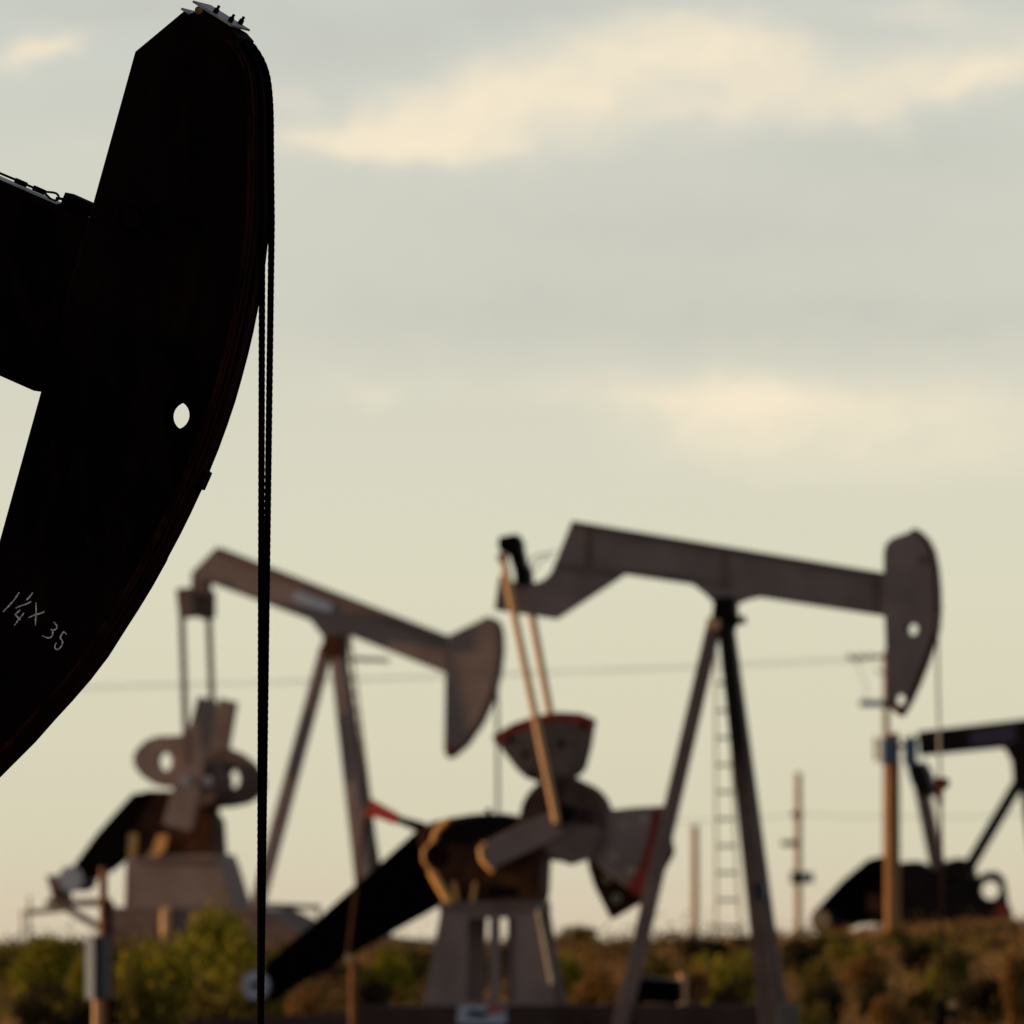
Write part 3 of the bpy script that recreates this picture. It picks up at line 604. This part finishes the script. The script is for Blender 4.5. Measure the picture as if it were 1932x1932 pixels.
S4, zt = pole(1311, 520, 1556, .15, 'distant bare pole left of the ladder, shortest on the horizon', m='farwood')
def wire(p0, p1, sag, label, r=.012):
    p0, p1 = Vector(p0), Vector(p1); pts = [p0.lerp(p1, i/24)-Vector((0, 0, sag*4*(i/24)*(1-i/24))) for i in range(25)]
    o = MB().tube(pts, r, 6).build('power_line', 'oil'); tag(o, label, 'power line', 'power lines across the field'); return o
def wp(u, v, d): return ((u-966)*K*d, d, CAM_Z+(HOR-v)*K*d)
for i, (v0, v1, dd, w) in enumerate(((1240, 1296, 0, 'upper'), (1244, 1302, 1.0, 'middle'), (1248, 1290, 2.0, 'lowest'))):
    wire(wp(1603+i*18, v0, 420+dd), wp(-300, v1+12, 430+dd), .1, w+' of three faint lines running left from the tall slender pole', .006)
wire(wp(1506, 1537, 500), wp(2100, 1528, 505), .15, 'faint line running right from the distant transformer pole', .011)
wire(wp(1506, 1537, 500), wp(1000, 1548, 505), .15, 'faint line running left from the distant transformer pole', .011)

# ================================================================== POST WITH CONTROL BOX, SLIM POSTS, LOW BOX
S = Site('control_post', 195, 205, .0, 14, 'rusty post carrying a sunlit sided dark blue control box at far left', 'control box')
MB().tube([S.P(195, 1636), S.P(196, 1800), S.P(194, 1985)], S.m(8), 16).build('post', 'postrust', S.root)
MB().tube([S.P(206, 1700, .12), S.P(207, 1985, .12)], S.m(6.5), 12).build('shaded_side', 'oil', S.root)  # black tube added in place of the post's shaded right side
bx = S.X([(177, 1766), (198, 1766), (198, 1884), (177, 1884)], -.35)
o = MB().prism(bx, -.35, -.06).build('box', 'navy', S.root, .006)
xl, zh = S.X([(177, 1766)], -.35)[0][0], S.X([(177, 1766), (177, 1884)], -.35)
xr = S.P(160, 1825, .05)[0]
MB().prism([(xl-.001, zh[0][1]), (xl-.001, zh[1][1]), (xl-.125, zh[1][1]-.01), (xl-.125, zh[0][1]-.01)], -.34, -.30).build('sunlit_side', 'white', o, .004)  # added pale panel, painting the box's left side as sunlit
MB().tube([S.P(183, 1884, -.2), S.P(183, 1985, -.2)], S.m(8), 12).build('conduit', 'tan', S.root)
S = Site('marker_post', 668, 214, .0, 0, 'slim rust brown post leaning across the black belt guard of the large grey pumpjack', 'post')
MB().tube([S.P(691, 1522), S.P(672, 1680), S.P(656, 1806)], S.m(3.6), 12).build('post', 'darkpost', S.root)
MB().box(S.P(657, 1808), (.10, .10, .12)).build('collar', 'tan', S.root)
MB().tube([S.P(666, 1812), S.P(666, 1990)], S.m(7), 12).build('sleeve', 'postrust', S.root)
MB().tube([S.P(691, 1522), S.P(690, 1545)], S.m(5), 12).build('cap', 'postrust', S.root)
S = Site('equipment_box', 1240, 232, .3, 5, 'low black equipment box on the ground between the pumpjack legs', 'equipment box')
MB().prism(S.X([(1188, 1848), (1280, 1852), (1281, 1893), (1188, 1893)], -.4), -.4, .5).build('body', 'guard', S.root, .02)
MB().prism(S.X([(1186, 1843), (1215, 1843), (1283, 1849), (1283, 1853), (1186, 1848)], -.45), -.45, .55).build('lid', 'navy', S.root)
MB().prism(S.X([(1195, 1893), (1205, 1893), (1205, 1905), (1195, 1905)], -.3), -.3, .4).prism(S.X([(1262, 1893), (1272, 1893), (1272, 1905), (1262, 1905)], -.3), -.3, .4).build('runners', 'guard', S.root)
def stake(u, d, vt, r, label, m='paletan'):
    z0 = ground_z((u-966)*K*d, d); o = MB().tube([wp(u, vt, d), ((u-966)*K*d, d, z0-.2)], r, 10).build('fence_stake', m)
    tag(o, label, 'stake', 'slim stakes in the scrub')
stake(1288, 236, 1838, .07, 'short tan stake right of the low black equipment box', 'tan')
stake(55, 330, 1690, .035, 'pale stake, taller of two at the far left')
stake(42, 330, 1716, .035, 'pale stake, shorter of two at the far left')
stake(312, 285, 1720, .08, 'pale stake in front of the left pumpjack skid', 'tan')

# ================================================================== GROUND
xs = [i/30*2-1 for i in range(31)]
ys = [2, 20, 40, 60, 80, 100, 120, 140, 155] + [160+4*i for i in range(70)] + [460, 520, 600, 750, 1000, 1500, 2500, 4000, 7000]
vs = []; fs = []
xcols = [-4000, -1200, -400, -150, -80, -50, -35] + [-28+i*.8 for i in range(71)] + [35, 50, 80, 150, 400, 1200, 4000]
for y in ys:
    for x in xcols: vs.append((x, y, ground_z(x, y)))
nx = len(xcols)
for j in range(len(ys)-1):
    for i in range(nx-1): fs.append((j*nx+i, j*nx+i+1, (j+1)*nx+i+1, (j+1)*nx+i))
M['soil'] = mat('dry_soil', (.16, .09, .045), (.05, .028, .014), .9, .95, .05)
g = MB().add(vs, fs, True).build('ground', 'soil'); g['kind'] = 'structure'

# ================================================================== VEGETATION
def leaf_cloud(seed, n, size, rx, rz, flat=.0):
    """crown of small leaf faces in clumps, plus twigs; unit footprint"""
    r = random.Random(seed); mb = MB()
    lobes = []
    for _ in range(11):
        a = r.uniform(0, 6.283); d = r.random()**.6*.72; lobes.append((math.cos(a)*d*rx, math.sin(a)*d*rx, r.uniform(.18, .92)*rz*(1-.45*d), r.uniform(.22, .42)*rx))
    for i in range(n):
        lx, ly, lz, lr = r.choice(lobes)
        while True:
            p = Vector((r.uniform(-1, 1), r.uniform(-1, 1), r.uniform(-1, 1)))
            if p.length < 1: break
        p = p.normalized()*(p.length**.5) * lr
        c = Vector((lx, ly, lz)) + Vector((p.x, p.y, p.z*.9))
        if c.z < .02: continue
        u = Vector((r.uniform(-1, 1), r.uniform(-1, 1), r.uniform(-.6, 1))).normalized(); w = u.orthogonal().normalized()
        w.rotate(Matrix.Rotation(r.uniform(0, 6.28), 3, u)); s = size*r.uniform(.6, 1.4)
        mb.add([c, c+u*s*.5+w*s*.28, c+u*s*1.1, c+u*s*.5-w*s*.28], [(0, 1, 2, 3)])
    return mb, lobes
variants = {}
def shrub_mesh(kind, seed):
    key = (kind, seed)
    if key in variants: return variants[key]
    mb, lobes = leaf_cloud(seed*7+hash(kind) % 5 if False else seed*7+len(kind), 2200, .10, .75, 1.0)
    zm = sorted(v[2] for v in mb.v)[-60]; mb.v = [(x, y, z/zm) for x, y, z in mb.v]
    me = bpy.data.meshes.new('foliage'); me.from_pydata(mb.v, [], mb.f); me.materials.append(M[kind]); me.update()
    tw = MB()
    for lx, ly, lz, lr in lobes:
        tw.tube([(lx*.1, ly*.1, -.15), (lx*.5, ly*.5, lz*.5), (lx, ly, lz)], [.03, .02, .008], 5)
    t = bpy.data.meshes.new('stems'); t.from_pydata(tw.v, [], tw.f); t.materials.append(M['twig']); t.update()
    variants[key] = (me, t); return variants[key]
def shrub(u, d, vtop, wpx, kind, seed, label, group=None):
    x = (u-966)*K*d; z = ground_z(x, d); h = max(.25, CAM_Z+(HOR-vtop)*K*d - z); w = wpx*K*d
    me, t = shrub_mesh(kind, seed)
    root = bpy.data.objects.new('shrub', None); COL.objects.link(root); root.location = (x, d, z-.03); root.rotation_euler = (0, 0, seed*1.7+u)
    root.scale = (w/1.1, w/1.1, h*1.02); tag(root, label, 'shrub', group)
    for n, m in (('foliage', me), ('stems', t)):
        o = bpy.data.objects.new(n, m); COL.objects.link(o); o.parent = root
GS = 'shrubs of the scrubland'
for a in ((405, 245, 1716, 150, 'leaf_green', 1, 'tall yellow green shrub in front of the left pumpjack skid'),
          (330, 240, 1780, 170, 'leaf_green', 2, 'broad yellow green shrub right of the control box post'),
          (455, 238, 1752, 140, 'leaf_green', 3, 'yellow green shrub touching the hanging ropes'),
          (270, 228, 1845, 130, 'leaf_olive', 4, 'low olive shrub beside the control box post'),
          (420, 230, 1830, 160, 'leaf_olive', 5, 'olive shrub left of the motor sheave at the bottom'),
          (90, 250, 1772, 150, 'leaf_green', 6, 'yellow green shrub left of the control box'),
          (20, 262, 1782, 130, 'leaf_olive', 2, 'olive shrub at the left edge of the frame'),
          (110, 226, 1860, 170, 'leaf_dark', 3, 'dark low shrub in the bottom left corner'),
          (735, 252, 1800, 90, 'leaf_green', 4, 'small yellow green shrub under the black belt guard'),
          (770, 262, 1785, 140, 'leaf_olive', 1, 'olive shrub left of the grey gearbox pedestal'),
          (700, 240, 1850, 80, 'leaf_dark', 5, 'dark tuft below the black belt guard'),
          (905, 262, 1790, 70, 'leaf_olive', 3, 'olive shrub seen through the pedestal openings'),
          (960, 268, 1785, 70, 'leaf_dark', 2, 'dark shrub seen through the right pedestal opening'),
          (1095, 290, 1748, 90, 'leaf_olive', 6, 'olive shrub right of the pedestal, rising above the horizon'),
          (1140, 280, 1780, 140, 'leaf_dark', 1, 'dark shrub under the red rimmed counterweight'),
          (1060, 262, 1800, 80, 'leaf_green', 5, 'yellow green shrub right beside the pedestal foot'),
          (1320, 275, 1772, 90, 'leaf_dark', 4, 'dark shrub at the foot of the pale ladder, left side'),
          (1395, 280, 1768, 70, 'leaf_dark', 6, 'dark shrub at the foot of the pale ladder, right side'),
          (1370, 250, 1800, 140, 'leaf_green', 2, 'mustard green shrub between the pumpjack legs'),
          (1260, 258, 1798, 140, 'leaf_olive', 5, 'olive shrub behind the low black equipment box'),
          (1378, 232, 1845, 60, 'leaf_dark', 3, 'small dark shrub inside the right leg of the large pumpjack'),
          (1340, 222, 1905, 50, 'leaf_green', 6, 'small bright shrub on the pumpjack skid edge'),
          (1500, 268, 1775, 90, 'leaf_dark', 2, 'dark shrub right of the right pumpjack leg'),
          (1560, 282, 1762, 90, 'leaf_olive', 1, 'olive shrub below the sheave of the black pumpjack'),
          (1690, 290, 1745, 70, 'leaf_olive', 3, 'olive shrub at the foot of the transformer pole'),
          (1722, 268, 1778, 60, 'leaf_dark', 4, 'dark shrub right of the foot of the transformer pole'),
          (1630, 255, 1800, 90, 'leaf_rust', 5, 'rust brown shrub left of the rod on the mound'),
          (1810, 262, 1790, 90, 'leaf_olive', 6, 'olive shrub right of the polished rod'),
          (1890, 285, 1768, 90, 'leaf_dark', 1, 'dark shrub near the right edge of the frame'),
          (1850, 240, 1850, 140, 'leaf_dark', 5, 'dark low shrub right of the wellhead'),
          (1560, 236, 1858, 90, 'leaf_dark', 4, 'dark low shrub in the lower right grass'),
          (1760, 244, 1828, 80, 'leaf_green', 3, 'yellow green shrub behind the wellhead'),
          (1690, 232, 1880, 80, 'leaf_rust', 2, 'rust brown shrub left of the wellhead'),
          (1915, 234, 1800, 70, 'leaf_rust', 4, 'rust brown shrub at the lower right edge'),
          (1460, 300, 1770, 60, 'leaf_olive', 2, 'far olive shrub just right of the ladder'),
          (210, 268, 1792, 120, 'leaf_olive', 1, 'olive shrub behind the control box post'),
          (150, 240, 1815, 90, 'leaf_green', 3, 'yellow green shrub right behind the white sided control box'),
          (500, 252, 1790, 90, 'leaf_olive', 4, 'olive shrub right of the hanging ropes'),
          (610, 262, 1805, 140, 'leaf_dark', 2, 'dark shrub below the middle of the black belt guard'),
          (600, 236, 1868, 90, 'leaf_rust', 6, 'rust brown shrub left of the slim leaning post'),
          (1010, 255, 1820, 60, 'leaf_olive', 2, 'olive shrub against the right foot of the pedestal'),
          (1130, 248, 1822, 80, 'leaf_rust', 1, 'rust brown shrub left of the left pumpjack leg'),
          (1220, 292, 1772, 80, 'leaf_dark', 5, 'far dark shrub behind the left pumpjack leg'),
          (1420, 262, 1795, 70, 'leaf_olive', 3, 'olive shrub behind the right leg of the large pumpjack'),
          (1310, 246, 1828, 80, 'leaf_rust', 4, 'rust brown shrub behind the short tan stake'),
          (1530, 252, 1812, 80, 'leaf_olive', 6, 'olive shrub on the slope right of the pumpjack leg'),
          (1610, 270, 1778, 90, 'leaf_green', 4, 'yellow green shrub below the black belt guard on the mound'),
          (1760, 280, 1758, 80, 'leaf_olive', 5, 'olive shrub in front of the black gearbox on the mound'),
          (1840, 290, 1752, 80, 'leaf_rust', 3, 'rust brown shrub below the black counterweight'),
          (1750, 236, 1868, 60, 'leaf_dark', 6, 'dark low shrub touching the wellhead'),
          (1650, 246, 1835, 80, 'leaf_dark', 1, 'dark shrub below the transformer pole in the grass'),
          (1540, 228, 1895, 70, 'leaf_olive', 5, 'olive low shrub at the bottom edge right of the skid')):
    shrub(*a, group=GS)

# dry grass and scrub that nobody could count
r = random.Random(11)
gm = MB()
for i in range(52000):
    d = 224+(r.random()**1.15)*110; u = r.uniform(-60, 1990) if r.random() < .8 else r.uniform(-1500, 3400); x = (u-966)*K*d; z = ground_z(x, d)
    if 500 < 0: continue
    cl = .5+.5*math.sin(x*1.7+math.sin(d*.35)*2)*math.sin(d*.5+x*.6)
    if r.random() > .25+.75*cl: continue
    h = r.uniform(.12, .38)*(.6+.6*cl); b = Vector((x, d, z-.02)); ln = Vector((r.gauss(0, .35), r.gauss(0, .35), 1))*h; w = Vector((r.uniform(-1, 1), r.uniform(-1, 1), 0)).normalized()*r.uniform(.010, .022)
    gm.add([b-w, b+w, b+ln*.6+w*.6, b+ln, b+ln*.6-w*.6], [(0, 1, 2, 3, 4)])
o = gm.build('grass', 'grass'); tag(o, 'dry tan grass covering the rise', 'grass', kind='stuff')
def scrub(seed, count, m, label, d0, d1, smin, smax, name='scrub', lean=0):
    r = random.Random(seed); sm = MB()
    for i in range(count):
        d = d0+(r.random()**.8)*(d1-d0); u = r.uniform(-60, 1990) if r.random() < .8 else r.uniform(-1500, 3400); x = (u-966)*K*d; s = r.uniform(smin, smax)
        if u > 520 and r.random() < lean: continue
        wd = r.uniform(1.0, 2.6)
        for k in range(90):
            px, py = x+r.gauss(0, .5)*s*wd, d+r.gauss(0, .5)*s*wd
            c = Vector((px, py, ground_z(px, py)+abs(r.gauss(0, .55))*s*(1-.45*smooth((d-270)/40)))); a = Vector((r.uniform(-1, 1), r.uniform(-1, 1), r.uniform(-.3, 1))).normalized(); w = a.orthogonal().normalized(); q = r.uniform(.06, .13)
            sm.add([c, c+a*q*.5+w*q*.3, c+a*q, c+a*q*.5-w*q*.3], [(0, 1, 2, 3)])
    o = sm.build(name, m); tag(o, label, 'scrub', kind='stuff')
scrub(21, 470, 'leaf_rust', 'low brown scrub scattered over the rise', 230, 330, .2, .5)
scrub(22, 290, 'leaf_olive', 'low olive scrub scattered over the rise', 236, 330, .22, .55, lean=.55)
scrub(23, 370, 'leaf_dark', 'low dark scrub scattered over the rise', 232, 330, .25, .6)
scrub(24, 140, 'leaf_green', 'low yellow green scrub scattered over the rise', 236, 310, .2, .5, lean=.8)
fm = MB()
for i in range(1700):
    d = r.uniform(330, 800); u = r.uniform(-120, 2050) if r.random() < .75 else r.uniform(-1500, 3400); x = (u-966)*K*d; z = ground_z(x, d); s = r.uniform(.12, .34)
    for k in range(24):
        c = Vector((x, d, z))+Vector((r.gauss(0, .7), r.gauss(0, .7), abs(r.gauss(0, .5))))*s; a = Vector((r.uniform(-1, 1), r.uniform(-1, 1), r.uniform(-.3, 1))).normalized(); w = a.orthogonal().normalized(); q = r.uniform(.12, .3)
        fm.add([c, c+a*q*.5+w*q*.3, c+a*q, c+a*q*.5-w*q*.3], [(0, 1, 2, 3)])
o = fm.build('far_scrub', 'leaf_olive'); tag(o, 'far dark scrub line along the horizon', 'scrub', kind='stuff')

# ================================================================== LIGHT AND SKY
SUN_EL, SUN_BACK = 7.0, 10.5          # degrees above the horizon, degrees behind the left
d = Vector((-math.cos(R(SUN_EL))*math.cos(R(SUN_BACK)), math.cos(R(SUN_EL))*math.sin(R(SUN_BACK)), math.sin(R(SUN_EL))))
sun = bpy.data.lights.new('sun', 'SUN'); so = bpy.data.objects.new('sun', sun); COL.objects.link(so)
sun.energy = 5.0; sun.angle = R(.5); sun.color = (1, .60, .30)
so.rotation_euler = (-d).to_track_quat('-Z', 'Y').to_euler(); so.location = (-30, 40, 30)

w = bpy.data.worlds.new('World'); scene.world = w; w.use_nodes = True; nt = w.node_tree; nt.nodes.clear()
N = nt.nodes.new; L = nt.links.new
def V(x): return x
def put(sock, val):
    if hasattr(val, 'is_output') or isinstance(val, bpy.types.NodeSocket): L(val, sock)
    else: sock.default_value = val
def math_(op, a, b=0.0, c=None, clamp=False):
    n = N('ShaderNodeMath'); n.operation = op; n.use_clamp = clamp; put(n.inputs[0], a); put(n.inputs[1], b)
    if c is not None: put(n.inputs[2], c)
    return n.outputs[0]
tc = N('ShaderNodeTexCoord'); sp = N('ShaderNodeSeparateXYZ'); L(tc.outputs['Generated'], sp.inputs[0])
ay = math_('MAXIMUM', math_('ABSOLUTE', sp.outputs['Y']), .02)
U = math_('DIVIDE', sp.outputs['X'], ay); Vv = math_('DIVIDE', sp.outputs['Z'], ay)
U = math_('MULTIPLY', U, 1/(1000*K)); Vv = math_('MULTIPLY', Vv, 1/(1000*K))       # bearing and height, one unit = 2.08 degrees
cv = N('ShaderNodeCombineXYZ'); L(U, cv.inputs[0]); L(Vv, cv.inputs[1])
def noise(scale, detail, vec, rough=.55, st=None):
    if st:
        mp = N('ShaderNodeMapping'); mp.inputs['Scale'].default_value = st; L(vec, mp.inputs[0]); vec = mp.outputs[0]
    n = N('ShaderNodeTexNoise'); n.inputs['Scale'].default_value = scale; n.inputs['Detail'].default_value = detail; n.inputs['Roughness'].default_value = rough
    L(vec, n.inputs['Vector']); return n
nw = noise(5.0, 7, cv.outputs[0], .6, (1, 1.35, 1))
sb = N('ShaderNodeVectorMath'); sb.operation = 'SUBTRACT'; L(nw.outputs['Color'], sb.inputs[0]); sb.inputs[1].default_value = (.5, .5, .5)
sc_ = N('ShaderNodeVectorMath'); sc_.operation = 'MULTIPLY'; L(sb.outputs[0], sc_.inputs[0]); sc_.inputs[1].default_value = (.26, .13, 0)
wv = N('ShaderNodeVectorMath'); wv.operation = 'ADD'; L(cv.outputs[0], wv.inputs[0]); L(sc_.outputs[0], wv.inputs[1])
def blob(u, v, su, sv, amp, rot=0):
    s = N('ShaderNodeVectorMath'); s.operation = 'SUBTRACT'; L(wv.outputs[0], s.inputs[0]); s.inputs[1].default_value = ((u-966)/1000, (HOR-v)/1000, 0)
    vec = s.outputs[0]
    if rot:
        ro = N('ShaderNodeVectorRotate'); ro.rotation_type = 'Z_AXIS'; L(vec, ro.inputs['Vector']); ro.inputs['Angle'].default_value = -R(rot); vec = ro.outputs[0]
    m_ = N('ShaderNodeVectorMath'); m_.operation = 'MULTIPLY'; L(vec, m_.inputs[0]); m_.inputs[1].default_value = (1000/su, 1000/sv, 0)
    q = N('ShaderNodeVectorMath'); q.operation = 'DOT_PRODUCT'; L(m_.outputs[0], q.inputs[0]); L(m_.outputs[0], q.inputs[1])
    return math_('MULTIPLY', math_('POWER', 2.718, math_('MULTIPLY', q.outputs['Value'], -1.0)), amp)
def total(lst):
    o = lst[0]
    for x in lst[1:]: o = math_('ADD', o, x)
    return o
bright = total([blob(1230, 90, 200, 70, .75), blob(1060, 165, 170, 80, .6), blob(900, 205, 150, 80, .6), blob(760, 220, 130, 70, .6), blob(620, 270, 140, 38, .6), blob(1430, 120, 150, 90, .55), blob(900, 280, 320, 34, .45), blob(1280, 215, 230, 50, .45),
                blob(1600, 190, 150, 60, .45), blob(1850, 120, 160, 55, .72, 20), blob(1720, 150, 160, 60, .3), blob(1740, 30, 150, 45, .45), blob(80, 92, 95, 38, .85, 22), blob(540, 190, 60, 40, .3),
                blob(1400, 742, 220, 44, .62), blob(1680, 775, 420, 66, .52), blob(1330, 815, 180, 60, .36), blob(1700, 870, 420, 70, .44), blob(1050, 745, 300, 34, .24), blob(680, 750, 75, 32, .5), blob(180, 300, 300, 70, .2)])
dark = total([blob(1350, 440, 700, 105, .36), blob(1650, 600, 520, 62, .40), blob(900, 600, 420, 80, .34), blob(640, 70, 200, 70, .36), blob(250, 15, 260, 35, .36), blob(1560, 70, 90, 30, .2),
              blob(200, 200, 200, 40, .12), blob(1750, 290, 300, 60, .28), blob(1000, 10, 200, 35, .36)])
fine = noise(11, 8, wv.outputs[0], .6, (1, 1.6, 1))
fb = math_('ADD', math_('MULTIPLY', fine.outputs[0], 1.1), .45)
br = N('ShaderNodeMapRange'); br.interpolation_type = 'SMOOTHSTEP'; L(math_('MULTIPLY', bright, fb), br.inputs[0]); br.inputs[1].default_value = .02; br.inputs[2].default_value = 1.25; bright = math_('MULTIPLY', br.outputs[0], .97); dark = math_('MULTIPLY', dark, fb, clamp=True)
vr = N('ShaderNodeMapRange'); L(Vv, vr.inputs[0]); vr.inputs[1].default_value = -.1; vr.inputs[2].default_value = 4.0
rp = N('ShaderNodeValToRGB'); L(vr.outputs[0], rp.inputs[0])
def lin(c): return tuple(((x/255+.055)/1.055)**2.4 if x/255 > .04045 else x/255/12.92 for x in c)+(1,)
els = rp.color_ramp.elements; els[0].position = 0.0; els[0].color = lin((206, 190, 164)); els[1].position = 1; els[1].color = lin((176, 180, 180))
for v, c in ((1720, (214, 200, 174)), (1600, (215, 208, 181)), (1400, (217, 212, 186)), (1100, (219, 216, 191)), (850, (217, 215, 195)), (600, (212, 211, 196)), (350, (210, 210, 197)), (50, (204, 207, 198))):
    e = els.new(((HOR-v)/1000+.1)/4.1); e.color = lin(c)
def mix(f, a, b):
    n = N('ShaderNodeMix'); n.data_type = 'RGBA'; put(n.inputs[0], f); put(n.inputs[6], a); put(n.inputs[7], b); return n.outputs[2]
c1 = mix(dark, rp.outputs[0], lin((189, 190, 181)))
c2 = mix(bright, c1, lin((248, 233, 205)))
bgc = N('ShaderNodeBackground'); L(c2, bgc.inputs[0]); bgc.inputs[1].default_value = 1.0
sky = N('ShaderNodeTexSky'); sky.sky_type = 'NISHITA'; sky.sun_disc = False; sky.sun_elevation = R(SUN_EL); sky.sun_rotation = math.atan2(d.x, d.y)
bgs = N('ShaderNodeBackground'); L(sky.outputs[0], bgs.inputs[0]); bgs.inputs[1].default_value = .10
el = N('ShaderNodeMapRange'); L(sp.outputs['Z'], el.inputs[0]); el.inputs[1].default_value = .12; el.inputs[2].default_value = .6; el.inputs[3].default_value = 1; el.inputs[4].default_value = .35
ms = N('ShaderNodeMixShader'); L(el.outputs[0], ms.inputs[0]); L(bgs.outputs[0], ms.inputs[1]); L(bgc.outputs[0], ms.inputs[2])
wo = N('ShaderNodeOutputWorld'); L(ms.outputs[0], wo.inputs[0])

scene.view_settings.view_transform = 'Standard'; scene.view_settings.look = 'None'
scene.view_settings.exposure = 0; scene.view_settings.gamma = 1
scene.render.engine = 'CYCLES'
scene.render.resolution_x = 1024; scene.render.resolution_y = 1024
